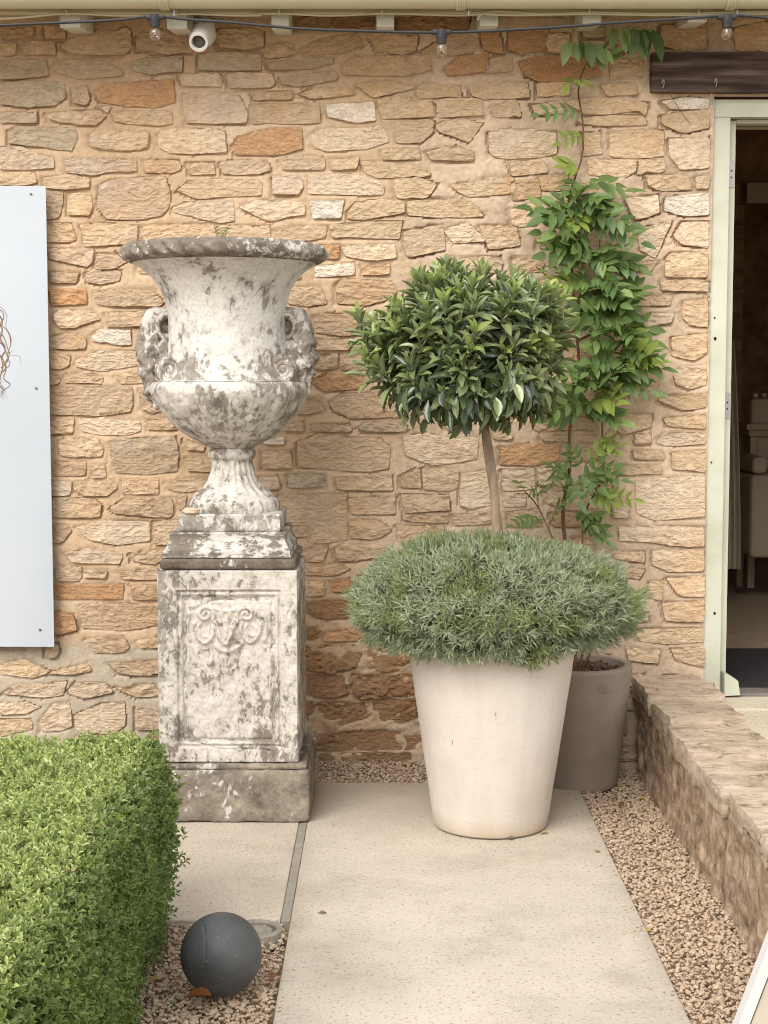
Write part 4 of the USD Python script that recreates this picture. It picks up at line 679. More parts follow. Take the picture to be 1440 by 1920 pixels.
# cap: dark fascia, cove, upper plinth block
def square_loft(profile, cxy, n=26, amp=.003, ns=24, seed=1, depth=1.0):
    per = []
    for s in range(4):
        t = np.linspace(-1, 1, n, endpoint=False)
        per.append({0: np.c_[t, -np.ones(n)], 1: np.c_[np.ones(n), t], 2: np.c_[-t, np.ones(n)], 3: np.c_[-np.ones(n), -t]}[s])
    per = np.vstack(per); pr = dense(profile, .008); m = len(per); V = []
    for hw, z in pr: V.append(np.c_[per * hw * (1, depth) + cxy, np.full(m, z)])
    V = np.array(V); nz = (meshkit.fbm(V * ns, 4, seed) - .5) * 2 * amp; V[..., :2] += (per / np.abs(per).max(1, keepdims=True))[None] * nz[..., None]
    i, j = np.meshgrid(np.arange(len(pr) - 1), np.arange(m), indexing='ij'); k = (j + 1) % m
    q = np.stack([i * m + j, i * m + k, (i + 1) * m + k, (i + 1) * m + j], -1).reshape(-1, 4)
    return trimesh.Trimesh(V.reshape(-1, 3), np.vstack([q[:, [0, 1, 2]], q[:, [0, 2, 3]]]), process=False)
fx0, fx1 = px_x(300, 1060, DY + .002), px_x(554, 1060, DY + .002); chw = (fx1 - fx0) / 2; ccx, ccy = (fx0 + fx1) / 2, DY + .002 + chw
zf0, zf1 = zd1 + .0005, pz(1049, DY + .002)
obj('cap_fascia', square_loft([(.0, zf0), (chw - .012, zf0), (chw - .003, zf0 + .004), (chw, zf0 + .010), (chw, zf1 - .006), (chw - .006, zf1), (chw - .03, zf1 + .004), (0, zf1 + .004)], (ccx, ccy), amp=.003), CAPD, ped, smooth=40)
zc = pz(998, DY + .05); h2 = (px_x(534, 1000, DY + .05) - px_x(320, 1000, DY + .05)) / 2
obj('cap_cove', square_loft([(0, zf1 + .0045), (chw - .012, zf1 + .0045), (chw - .016, zf1 + .012), (h2 + .020, zf1 + .026), (h2 + .008, zf1 + .048), (h2 + .002, zc - .018), (h2 + .004, zc - .004), (h2 - .004, zc), (0, zc)], (ccx - .004, ccy), amp=.004), CAPM, ped, smooth=40)
h3 = (px_x(525, 980, DY + .06) - px_x(334, 980, DY + .06)) / 2; zp = pz(964, DY + .06); ucx = px_x(430, 980, DY + .06) ; ucy = ccy
urn = thing('urn', 'large weathered stone urn with two ram head handles standing on the pedestal', 'urn')
obj('foot_block', square_loft([(0, zc + .001), (h3 - .004, zc + .001), (h3, zc + .007), (h3, zp - .006), (h3 - .006, zp), (0, zp)], (ucx, ucy), amp=.003), flaking('urn_block_stone', .50, scale=44), urn, smooth=40)
UY = ucy; UX = ucx
LEAN = -(px_x(417, 480, UY) - px_x(431, 850, UY) - 0) / (pz(480, UY) - pz(850, UY))
def ux(z): return UX - LEAN * np.maximum(z - zp, 0) if True else UX
def prof(rows): return np.array([(abs(px_x(720 + r, y, UY)), pz(y, UY)) for r, y in rows])
def rounded(rows, step=.006):
    from scipy.interpolate import PchipInterpolator
    p = prof(rows); s = np.r_[0, np.cumsum(np.linalg.norm(np.diff(p, axis=0), axis=1))]; n = int(s[-1] / step); t = np.linspace(0, s[-1], n)
    return np.c_[PchipInterpolator(s, p[:, 0])(t), PchipInterpolator(s, p[:, 1])(t)]
def leaned(m):
    v = m.vertices.copy(); v[:, 0] += ux(v[:, 2]); v[:, 1] += UY; return trimesh.Trimesh(v, m.faces, process=False)
def nz3(PH, Z, R, sc, seed, o=4): return meshkit.fbm(np.stack([R * np.cos(PH) * sc, R * np.sin(PH) * sc, Z * sc], -1), o, seed) - .5
FOOTM = flaking('urn_foot_stone', .62, scale=44, grey=(156, 146, 133)); RIMM = flaking('urn_rim_stone', .24, scale=44, grey=(138, 128, 116), stretch=(1, 1, 1))
UPM = flaking('urn_body_paint', .87, white=(230, 226, 218), scale=40, stretch=(1, 1, .55), low=(pz(690, UY), pz(640, UY))); BOWLM = flaking('urn_bowl_paint', .68, scale=44, stretch=(1, 1, .5)); HANDM = flaking('urn_handle_stone', .45, scale=38, grey=(160, 150, 138))
obj('foot', leaned(lathe(np.vstack([[(0, zp + .0005)], rounded([(83, 963.4), (85, 957), (86, 948), (84, 938), (80, 933), (76, 930), (72, 925), (56, 913), (45, 898), (39, 880), (37, 868), (38, 861), (43, 858), (45, 852), (44, 845), (41, 841), (40, 836)]), [(0, pz(836, UY))]]), 110, lambda ph, z, r: nz3(ph, z, r, 26, 3) * .010 + .003 * np.cos(22 * ph) * ((z > pz(925, UY)) & (z < pz(862, UY))))), FOOTM, urn, smooth=55)
def gad(ph, z, r):
    t = np.clip((z - pz(838, UY)) / (pz(738, UY) - pz(838, UY)), 0, 1); band = np.clip(t / .1, 0, 1) * np.clip((1 - t) / .18, 0, 1)
    return band * .007 * (np.abs(np.cos(9 * ph + .3)) * 2 - 1.2) * (.3 + .7 * t) + nz3(ph, z, r, 22, 7) * .012 + nz3(ph, z, r, 70, 9, 3) * .004
obj('bowl', leaned(lathe(np.vstack([[(0, pz(839, UY))], rounded([(42, 839), (52, 833), (68, 825), (88, 812), (106, 797), (121, 780), (134, 763), (143, 747), (148, 733), (147, 724), (141, 717), (133, 714), (122, 713)], .005), [(0, pz(713, UY))]]), 190, gad)), BOWLM, urn, smooth=60)
def upd(ph, z, r):
    low = np.clip((z - pz(716, UY)) / .03, 0, 1) * np.clip((pz(628, UY) - z) / .09, 0, 1); side = np.exp(-((np.abs(np.abs(((ph + np.pi) % (2 * np.pi)) - np.pi) - np.pi / 2) - np.pi / 2 + 0.0) / .6) ** 2)
    return nz3(ph, z, r, 12, 17) * .006 + low * nz3(ph, z, r, 40, 19, 3) * (.010 + .035 * side)
obj('body', leaned(lathe(np.vstack([[(0, pz(714.5, UY))], rounded([(138, 714.5), (129, 710), (123, 702), (118, 690), (114, 670), (112, 650), (110, 630), (109, 610), (110, 590), (113, 568), (120, 548), (130, 530), (144, 514), (160, 502), (172, 495)], .007), [(0, pz(495, UY))]]), 170, upd)), UPM, urn, smooth=60)
def rimd(ph, z, r):
    t = np.clip((r - .24) / .05, 0, 1); return t * (.007 * np.cos(34 * ph + z * 90) + nz3(ph, z, r, 48, 23, 4) * .026)
rimp = np.vstack([rounded([(173, 494.5), (180, 491), (187, 486), (190, 479), (189, 471), (184, 464), (176, 460)], .005), prof([(160, 461), (150, 470), (130, 500), (110, 540)]), [(0, pz(548, UY))]])
obj('rim', leaned(lathe(rimp, 260, rimd)), RIMM, urn, smooth=60)
obj('soil', leaned(lathe([(0, pz(475, UY) - .05), (.24, pz(475, UY) - .052)], 40)), SOIL, urn)
K = UY / FPX
def hp(px, py, dy=0.0): p = P(px, py, UY + dy); return p
def handle(sgn):
    # sgn +1: right handle; pixel offsets from the urn's axis
    ax = 424
    X = lambda dx, y, dy=0.0: hp(ax + sgn * dx, y, dy)
    R = lambda r: r * 5.45 / FPX
    parts = [hull_chain([(X(122, 590), R(13)), (X(137, 595), R(18)), (X(144, 614), R(18)), (X(144, 640), R(24)), (X(141, 668), R(27)), (X(138, 700), R(24)), (X(138, 725), R(17)), (X(137, 745), R(10)), (X(130, 762), R(5))]),
             hull_chain([(X(112 + 21 * math.cos(a), 612 + 26 * math.sin(a)), R(11)) for a in np.linspace(0, 2 * np.pi, 17)]),
             mf.Manifold.sphere(R(27), 24).translate(list(map(float, X(114, 614, .055)))), hull_chain([(X(112, 650), R(20)), (X(118, 680), R(24)), (X(122, 708), R(18))])]
    m = mf.Manifold.batch_boolean(parts, mf.OpType.Add).refine_to_length(.008)
    t = tm(m); t.merge_vertices(); t = trimesh.smoothing.filter_taubin(t, iterations=12)
    v = t.vertices; nn = t.vertex_normals; zz = v[:, 2]
    am = .006 + .022 * np.clip((pz(612, UY) - zz) / .03, 0, 1) * np.clip((sgn * (v[:, 0] - ux(zz)) - .20) / .04, 0, 1)
    v2 = v + nn * ((meshkit.fbm(v * 38, 4, 5 + sgn) - .5) * 2 * am)[:, None]
    h = obj('handle', trimesh.Trimesh(v2, t.faces, process=False), HANDM, urn, smooth=60)
    tt = np.linspace(0, 1, 60); a = np.pi * .5 + tt * 2.3 * 2 * np.pi; rr_ = 24 * (1 - .82 * tt)
    sp_ = np.array([X(106 + r_ * math.cos(b), 694 - r_ * math.sin(b), -.124 + .035 * (r_ / 24) * math.cos(b) * 0) for r_, b in zip(rr_, a)])
    base = hull_chain([(X(107, 694, -.078), R(27)), (X(107, 695, -.070), R(25))]).refine_to_length(.01)
    obj('horn', cat([tube(sp_, np.linspace(R(7.5), R(3.6), 60), 10), tm(base)]), HANDM, h, smooth=60)
    ring = np.array([X(112 + 17 * math.cos(b), 612 + 22 * math.sin(b), -.028) for b in np.linspace(0, 2 * np.pi, 30)])
    obj('loop_moulding', tube(ring, R(4.5), 8), HANDM, h, smooth=60)
handle(-1); handle(1)
# small weeds growing from the rim, rubble crumb left on the block
WEED = leaf_mat('weed_leaf', [(0, A(96, 110, 60)), (1, A(140, 150, 90))])
weed = thing('weed', 'tiny weed sprouting from the top of the urn', 'weed')
for i, (px, py) in enumerate(((404, 428), (412, 436), (421, 430), (428, 425), (416, 440))):
    a, b = P(414 + i * 2, 458, UY), P(px, py, UY); obj('stalk', tube([a, (a + b) / 2 + (0, 0, .01), b], .0012, 5), WEED, weed)
    for q_ in (.6, .8, 1.0): c = a + (b - a) * q_; obj('leaf', trimesh.Trimesh([c, c + (.006, 0, .003), c + (.012, .002, .008), c + (.004, 0, .008)], [[0, 1, 2], [0, 2, 3]]), WEED, weed)
cr = P(357, 957, DY + .05); m = trimesh.creation.icosphere(3, 1.0); v = m.vertices * (.030, .016, .013) * (1 + .5 * (meshkit.fbm(m.vertices * 2.5, 4, 3) - .5))[:, None]
obj('stone_crumb', trimesh.Trimesh(v + (cr[0], DY + .066, zp + .010), m.faces), STONE['k'], smooth=True, label='small pinkish crumb of stone lying on the block under the urn', cat='stone fragment')
# ------------------------------------------------------------------ planters
PLANT_M = mat('pale_fibre_clay', {'g': ('geometry', {}), 'mp': ('mapping', {'scale': (1, 1, 5)}), 'n': ('noise_texture', {'scale': 3.0, 'detail': 5.0}), 'nf': ('noise_texture', {'scale': 55.0, 'detail': 5.0, 'roughness': .65}), 'r': ('rgb_ramp', {'ramp': [(.3, A(214, 201, 187)), (.5, A(228, 216, 203)), (.7, A(234, 224, 212))]}),
    'fr': ('rgb_ramp', {'ramp': [(.30, (.80, .79, .78)), (.46, (1, 1, 1))]}), 'm': ('mix_color', {'blend_type': 'multiply', 'fac': .8}), 's': ('separate_xyz', {}), 'nz': ('noise_texture', {'scale': 9.0, 'detail': 4.0}), 'hz': ('math', {'math_type': 'multiply_add', 'value2': -.06}), 'lo': ('map_range', {'from_min': .035, 'from_max': -.015, 'clamp': True}), 'ml': ('mix_color', {'b': A(208, 190, 166)}), 'lk': ('math', {'math_type': 'multiply', 'value2': .75}),
    'md': ('mapping', {'scale': (9, 9, .9)}), 'dn': ('noise_texture', {'scale': 1.6, 'detail': 7.0, 'roughness': .65}), 'dr': ('rgb_ramp', {'ramp': [(.36, (.945, .94, .93)), (.52, (1, 1, 1))]}), 'm5': ('mix_color', {'blend_type': 'multiply', 'fac': 1.0}), 'b': ('bump', {'strength': .15, 'distance': .003}), 'p': ('principled_bsdf', {'roughness': .65, 'specular_ior_level': .3})},
    [('g.position', 'mp.vector'), ('g.position', 'n.vector'), ('mp.vector', 'nf.vector'), ('n.fac', 'r.fac'), ('nf.fac', 'fr.fac'), ('r.color', 'm.a'), ('fr.color', 'm.b'), ('g.position', 's.vector'), ('g.position', 'nz.vector'), ('nz.fac', 'hz.value1'), ('s.z', 'hz.value3'), ('hz.value', 'lo.value'), ('lo.result', 'lk.value1'), ('lk.value', 'ml.fac'), ('m.result', 'ml.a'), ('g.position', 'md.vector'), ('md.vector', 'dn.vector'), ('dn.fac', 'dr.fac'), ('ml.result', 'm5.a'), ('dr.color', 'm5.b'), ('m5.result', 'p.base_color'), ('nf.fac', 'b.height'), ('b.normal', 'p.normal')])
PCX, PCY = px_x(921, 1300, 5.15), 5.15
rb, rt, zt = .192, .284, .640
pl = [(0, .003), (rb - .012, .003), (rb - .004, .005), (rb, .012)] + [(rb + (rt - rb) * t, .012 + (zt - .014) * t) for t in np.linspace(.03, .985, 24)] + [(rt + .001, zt - .006), (rt - .003, zt), (rt - .020, zt), (rt - .024, zt - .005), (rt - .05, zt - .10), (0, zt - .10)]
planter = thing('white_planter', 'tall tapering off white planter standing on the path', 'planter')
obj('pot', moved(lathe(pl, 120, lambda ph, z, r: .0012 * np.sin(2 * ph + 1) + nz3(ph, z, r, 14, 3, 2) * .0018), [PCX, PCY, 0]), PLANT_M, planter, smooth=50)
obj('soil', moved(lathe([(0, zt - .030), (rt - .030, zt - .032)], 40), [PCX, PCY, 0]), SOIL, planter)
cpn = P(950, 1571, PCY - rb - .001)
obj('chip', trimesh.Trimesh(trimesh.creation.icosphere(1).vertices * (.010, .005, .006) + (PCX + .055, PCY - math.sqrt(rb * rb - .055 ** 2) - .0015, .008), trimesh.creation.icosphere(1).faces), plain('chip_grey', A(120, 104, 88), rough=.9), planter)
for (px, py, l, c_) in ((1345 / 3 + 480, 1160 + 537 / 3, .012, 1), (480 + 1108 / 3, 1160 + 718 / 3, .014, -1)):
    zc_ = pz(py, PCY - .25); rr_ = rb + (rt - rb) * (zc_ / zt) + .0006; xx = px_x(px, py, PCY - .24) - PCX; t = np.linspace(-1, 1, 7)
    obj('scratch', tube([(PCX + xx + .002 * c_ * (q * q), PCY - math.sqrt(rr_ ** 2 - xx ** 2) - (.0) + (-.13 * q * l * 0), zc_ - q * l / 2) for q in t], .0007, 5), plain(f'scratch_dark{"a" if c_ > 0 else "b"}', A(90, 80, 72)), planter)
GREY_M = mottled('taupe_plastic', [A(142, 128, 115), A(160, 144, 131), A(172, 156, 142)], scale=4, rough=.55, bump=.1, bscale=90, spec=.35)
GX, GY = px_x(1083, 1300, 5.73), 5.735; gb, gt, gzt = .152, .204, .448; gz0_ = -.012
gp = [(0, gz0_), (gb - .006, gz0_), (gb, gz0_ + .008)] + [(gb + (gt - gb) * t, gz0_ + .008 + (gzt - gz0_ - .016) * t) for t in np.linspace(.05, .99, 18)] + [(gt, gzt - .005), (gt - .004, gzt), (gt - .030, gzt), (gt - .034, gzt - .004), (gt - .045, gzt - .08), (0, gzt - .08)]
gpot = thing('grey_planter', 'round taupe grey planter standing behind the white planter', 'planter')
obj('pot', moved(lathe(gp, 100), [GX, GY, 0]), GREY_M, gpot, smooth=45)
obj('soil', moved(lathe([(0, gzt - .038), (gt - .040, gzt - .040)], 30), [GX, GY, 0]), SOIL, gpot)
# maker's stamp: two rings with a tail, a small box and a line of small marks, pressed in the front of the pot
STAMP = plain('stamp_dark_taupe', A(92, 78, 68), rough=.7)  # stamp lines in a darker brown than the pot
def onpot(dx, z):
    rr_ = gb + (gt - gb) * ((z - gz0_) / (gzt - gz0_)) + .0004; return (GX + dx, GY - math.sqrt(rr_ ** 2 - dx ** 2), z)
sc0 = px_x(1130, 1293, GY - .2) - GX; zs0 = pz(1293, GY - .2); u_ = 1 / 500
stamp = []
for r_ in (9, 5.2, 2): stamp.append(tube([onpot(sc0 + r_ * u_ * math.cos(a), zs0 + r_ * u_ * math.sin(a)) for a in np.linspace(0, 2 * np.pi, 26)], .0007, 4))
stamp.append(tube([onpot(sc0 + 3 * u_, zs0 - 6 * u_), onpot(sc0 + 6 * u_, zs0 - 11 * u_)], .0007, 4))
bxy = [(7.5, -4), (17.5, -4), (17.5, -9.5), (7.5, -9.5), (7.5, -4)]
stamp.append(tube([onpot(sc0 + x * u_, zs0 + y * u_) for x, y in bxy], .0006, 4))
for x in (9.5, 11.2, 13, 14.8): stamp.append(tube([onpot(sc0 + x * u_, zs0 - 5.3 * u_), onpot(sc0 + (x + .5) * u_, zs0 - 8.3 * u_)], .0005, 4))
for x in (-4.5, -3, 0.5, 2): stamp.append(tube([onpot(sc0 + x * u_, zs0 - 14 * u_), onpot(sc0 + (x + .8) * u_, zs0 - 17 * u_)], .0006, 4))
obj('stamp', cat(stamp), STAMP, gpot)
BARKC = mat('bark_chips', {'g': ('geometry', {}), 'r': ('rgb_ramp', {'ramp': [(0, A(104, 72, 58)), (.4, A(158, 118, 98)), (.75, A(196, 166, 144)), (1, A(220, 204, 190))]}), 'p': ('principled_bsdf', {'roughness': .85})}, [('g.random_per_island', 'r.fac'), ('r.color', 'p.base_color')])
V, F, o = [], [], 0; rb_g = np.random.default_rng(6)
for k in range(260):
    a, r_ = rb_g.uniform(0, 6.28), (gt - .05) * math.sqrt(rb_g.random()); v, f = protos[rb_g.integers(14)]; R = trimesh.transformations.random_rotation_matrix(rb_g.random(3))[:3, :3]
    V.append((v * (.022, .010, .005) * rb_g.uniform(.6, 1.2)) @ R.T + (GX + r_ * math.cos(a), GY + r_ * math.sin(a), gzt - .034 + rb_g.uniform(0, .016))); F.append(f + o); o += len(v)
tag(obj('bark_mulch', trimesh.Trimesh(np.vstack(V), np.vstack(F), process=False), BARKC), 'brown and pale bark chips in the grey planter', 'bark mulch', None, 'stuff')
# ------------------------------------------------------------------ leaves
def template(stations, cols=3, fold=.10, curl=-.12):
    """stations: (u, half width) along the leaf; the first and last are points."""
    V = [(stations[0][0], 0, 0)]; F = []
    mid = stations[1:-1]
    for u, w in mid: V += [(u, -w, fold * w * 2 + curl * u * u), (u, 0, curl * u * u), (u, w, fold * w * 2 + curl * u * u)]
    u = stations[-1][0]; V.append((u, 0, curl * u * u)); last = len(V) - 1
    F += [(0, 2, 1), (0, 3, 2)]
    for i in range(len(mid) - 1):
        a, b = 1 + 3 * i, 4 + 3 * i
        for c in (0, 1): F += [(a + c, a + c + 1, b + c + 1), (a + c, b + c + 1, b + c)]
    a = 1 + 3 * (len(mid) - 1); F += [(a, a + 1, last), (a + 1, a + 2, last)]
    return np.array(V, float), np.array(F)
BAYT = template([(0, 0), (.14, .14), (.36, .46), (.60, .54), (.82, .38), (.94, .16), (1, 0)], fold=.14, curl=-.08)
WISTT = template([(0, 0), (.15, .40), (.42, .5), (.74, .30), (1, 0)], fold=.08, curl=-.10)
BOXT = template([(0, 0), (.58, .5), (1, 0)], fold=.22, curl=-.10)
NEED = (np.array([(0, 0, 0), (.45, -.5, .04), (.45, .5, .04), (1, 0, -.06)], float), np.array([(0, 2, 1), (1, 2, 3)]))
def leaves(base, d, up, L, W, T):
    """Many leaves at once: base points, directions, approximate upper side, lengths, widths."""
    tv, tf = T; d = unit(d); s = unit(np.cross(d, up)); n = np.cross(s, d)
    V = base[:, None] + d[:, None] * (tv[None, :, :1] * L[:, None, None]) + s[:, None] * (tv[None, :, 1:2] * W[:, None, None]) + n[:, None] * (tv[None, :, 2:3] * L[:, None, None])
    F = tf[None] + (np.arange(len(base)) * len(tv))[:, None, None]
    return V, F
def joined(V, F): return trimesh.Trimesh(V.reshape(-1, 3), F.reshape(-1, 3), process=False)
def give_leaves(parent, V, F, T, material, most=300, name='leaf', restname='further_leaves', smooth=False):
    """The leaves that show largest from the path become parts of their own; the rest one part."""
    c = V.mean(1) - EYE; dist = np.linalg.norm(c, axis=1)
    a = V[:, T[1]]; nrm = np.cross(a[:, :, 1] - a[:, :, 0], a[:, :, 2] - a[:, :, 0]).sum(1) / 2
    area = np.abs((nrm * unit(c)).sum(1)) / dist ** 2; front = -(c[:, 1])
    order = np.argsort(-(area * (1 + 1.5 * (front - front.min()) / np.ptp(front)))); top = order[:most]; rest_ = np.sort(order[most:])
    for k in top: obj(name, (V[k], T[1]), material, parent, smooth=smooth)
    if len(rest_): tag(obj(restname, joined(V[rest_], np.tile(T[1], (len(rest_), 1, 1)) + (np.arange(len(rest_)) * len(T[0]))[:, None, None]), material, parent, smooth=smooth), kind='stuff')
def shoots(tips, axes, n_leaf, L, W, T, r, spread=(20, 85), back=.045, droop=.0):
    """Rosettes of leaves round shoot tips."""
    N = len(tips); k = np.arange(n_leaf); t = k / max(1, n_leaf - 1)
    axes = unit(axes); a = unit(np.cross(axes, r.normal(size=(N, 3)))); b = np.cross(axes, a)
    ang = k[None] * 2.39996 + r.uniform(0, 6.28, (N, 1)); tilt = np.radians(spread[0] + (spread[1] - spread[0]) * t)[None] + r.normal(0, .16, (N, n_leaf))
    out = a[:, None] * np.cos(ang)[..., None] + b[:, None] * np.sin(ang)[..., None]
    d = axes[:, None] * np.cos(tilt)[..., None] + out * np.sin(tilt)[..., None]; d = d + np.array([0, 0, -1.0]) * (droop * t)[None, :, None]
    base = tips[:, None] - axes[:, None] * (back * t)[None, :, None]
    up = axes[:, None] - d * (axes[:, None] * d).sum(-1, keepdims=True) + r.normal(0, .12, d.shape)
    sc = (.55 + .45 * np.minimum(1, t * 2.0))[None] * r.uniform(.8, 1.15, (N, n_leaf))
    return leaves(base.reshape(-1, 3), d.reshape(-1, 3), up.reshape(-1, 3), (L * sc).ravel(), (W * sc).ravel(), T)

# ------------------------------------------------------------------ bay tree in the white planter
bay = thing('bay_tree', 'standard bay tree with a bare stem and a mop head of glossy leaves', 'tree')
BAYM = leaf_mat('bay_leaf', [(0, A(44, 58, 38)), (.4, A(70, 88, 55)), (.75, A(100, 118, 74)), (1, A(150, 162, 112))], rough=.27, trans=.08, under=A(136, 148, 108), spec=.6)
BAYN = leaf_mat('young_bay_leaf', [(0, A(164, 182, 98)), (.55, A(206, 212, 138)), (1, A(250, 248, 220))], rough=.38, trans=.25, under=A(186, 194, 140), spec=.5)
tb, tt_ = P(934, 1030, 5.15), P(905, 775, 5.15); tb[2] = zt - .04
path_t = smooth_path([tb, P(930, 960, 5.15), P(921, 880, 5.15), P(912, 820, 5.15), tt_, P(892, 735, 5.15)], 40)
rt_ = np.linspace(.0195, .0145, 40) * (1 + .10 * np.sin(np.linspace(0, 19, 40)))
obj('trunk', tube(path_t, rt_, 14), BARK, bay, smooth=60)
BC = P(893, 648, 5.15); BR = np.array([.305, .270, .240]); rbay = np.random.default_rng(21)
tb2 = path_t[-1]; lim = []
for k in range(16):
    dv = unit(rbay.normal(size=3) * (1, 1, .6) + (0, 0, .5)); e = BC + dv * BR * .8; lim.append(tube(smooth_path([tb2, tb2 + (e - tb2) * .45 + rbay.normal(0, .02, 3), e], 10), np.linspace(.009, .003, 10), 6))
obj('branches', cat(lim), BARK, bay, smooth=60)
N = 235; dv = unit(rbay.normal(size=(N, 3)) + (0, -.15, .12)); lump = meshkit.fbm(dv * 2.6 + 5, 3, 4)
sq = (np.linalg.norm(dv[:, :2], axis=1) ** 2.15 + np.abs(dv[:, 2]) ** 2.15) ** (-1 / 2.15)
dv2 = dv * BR * (sq * (.66 + .58 * lump) * rbay.uniform(.82, 1.08, N))[:, None]; dv2[:, 2] = np.where(dv2[:, 2] < -.19, -.19 + (dv2[:, 2] + .19) * .5, dv2[:, 2])
nl_ = 14; lobe = P(708, 650, 5.12) - BC + rbay.normal(0, 1, (nl_, 3)) * (.035, .06, .055); dv2 = np.vstack([dv2, lobe]); dv = np.vstack([dv, unit(lobe)]); N += nl_; lump = np.r_[lump, np.full(nl_, .6)]
tips = BC + dv2; axes = unit(dv / BR * .20 + (0, -.16, .80) + rbay.normal(0, .20, (N, 3)))
V1, F1 = shoots(tips, axes, 12, .084, .0205, BAYT, rbay, (18, 86), .075, .08)
Ni = 150; di = unit(rbay.normal(size=(Ni, 3))); Vi, Fi = shoots(BC + di * BR * rbay.uniform(.45, .75, (Ni, 1)), unit(di + (0, 0, .3)), 9, .072, .025, BAYT, rbay, (25, 95), .05, .2)
low_ = np.where(tips[:, 2] < BC[2] - .08)[0]; lowt = np.repeat(low_, 4); Vd, Fd = leaves(tips[lowt] + rbay.normal(0, .022, (len(lowt), 3)), unit(dv[lowt] * .45 + (0, 0, -1.0) + rbay.normal(0, .3, (len(lowt), 3))), dv[lowt] + (0, 0, .25), rbay.uniform(.062, .085, len(lowt)), rbay.uniform(.024, .030, len(lowt)), BAYT)
Va = np.concatenate([V1, Vi, Vd]); give_leaves(bay, Va, None, BAYT, BAYM, 300, smooth=True)
young = np.where((dv[:, 2] > -.25) & (rbay.random(N) < .5))[0]
Vy, Fy = shoots(tips[young] + axes[young] * .016, axes[young], 6, .068, .0185, BAYT, rbay, (6, 44), .012)
tag(obj('young_leaves', joined(Vy, Fy), BAYN, bay, smooth=True, label='yellow green young leaves at the shoot tips'), kind='stuff')

# ------------------------------------------------------------------ lavender cushion spilling over the planter
lav = thing('lavender', 'dense grey green lavender cushion spilling over the white planter', 'shrub')
LAVM = leaf_mat('lavender_leaf', [(0, A(92, 102, 72)), (.35, A(130, 140, 106)), (.7, A(168, 176, 142)), (1, A(214, 218, 192))], rough=.6, trans=.15, under=A(170, 180, 150), spec=.25)
LAVG = leaf_mat('lavender_fresh_leaf', [(0, A(112, 124, 78)), (.5, A(142, 152, 100)), (1, A(172, 180, 130))], rough=.6, trans=.18, spec=.25)
LC = np.array([PCX + .002, PCY - .01, .765]); LR = np.array([.458, .415, .204])
def lav_r(d):
    """radius factor of the cushion in direction d: lumpy, flat on top."""
    return (.78 + .30 * meshkit.fbm(d * (2.4, 2.4, 3.0) + 3, 3, 6) + .14 * meshkit.fbm(d * 7 + 9, 2, 8)) * (np.linalg.norm(d[:, :2], axis=1) ** 2.1 + np.abs(d[:, 2]) ** 2.1) ** (-1 / 2.1)
co = trimesh.creation.icosphere(4); dcv = np.array(co.vertices); cv = dcv * LR * (lav_r(dcv) * .90)[:, None]; cv[:, 2] = np.maximum(cv[:, 2], -.105 - .05 * np.clip((np.linalg.norm(cv[:, :2], axis=1) - .27) / .05, 0, 1))
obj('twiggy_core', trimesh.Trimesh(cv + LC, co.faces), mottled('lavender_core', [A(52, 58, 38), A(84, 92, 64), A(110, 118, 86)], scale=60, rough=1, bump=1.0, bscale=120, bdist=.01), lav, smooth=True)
rl2 = np.random.default_rng(31); N = 6400; dd = unit(rl2.normal(size=(N, 3)) * (1, 1, .9)); 
sup = np.abs(dd[:, 2]) ** 1.0
pos = dd * LR * (lav_r(dd) * np.where(rl2.random(N) < .05, rl2.uniform(1.03, 1.10, N), rl2.uniform(.88, 1.04, N)))[:, None]
rimr = np.linalg.norm(pos[:, :2], axis=1); okm = ~((pos[:, 2] < -.10) & (rimr < .245)); 
hang = -.088 - .070 * meshkit.noise(np.c_[np.arctan2(dd[:, 1], dd[:, 0])[:, None] * 3.2, np.zeros((N, 2))], 7) + rl2.normal(0, .010, N); pos[:, 2] = np.maximum(pos[:, 2], hang)
front_ = (dd[:, 1] < .45); okm &= front_ | (rl2.random(N) < .35)
pos, dd = pos[okm], dd[okm]; N = len(pos)
ax_ = unit(dd * (1, 1, .9) + (0, 0, .55) + rl2.normal(0, .36, (N, 3))); ax_[pos[:, 2] < -.07, 2] -= .55
fresh = meshkit.fbm(pos * 9, 2, 12) + rl2.normal(0, .06, N) > .60
for sel, m_, nm in ((~fresh, LAVM, 'foliage'), (fresh, LAVG, 'fresh_foliage')):
    Vl, Fl = shoots(LC + pos[sel] + ax_[sel] * .012, ax_[sel], 12, .036, .0046, NEED, rl2, (8, 64), .034, .10)
    tag(obj(nm, joined(Vl, Fl), m_, lav), kind='stuff')

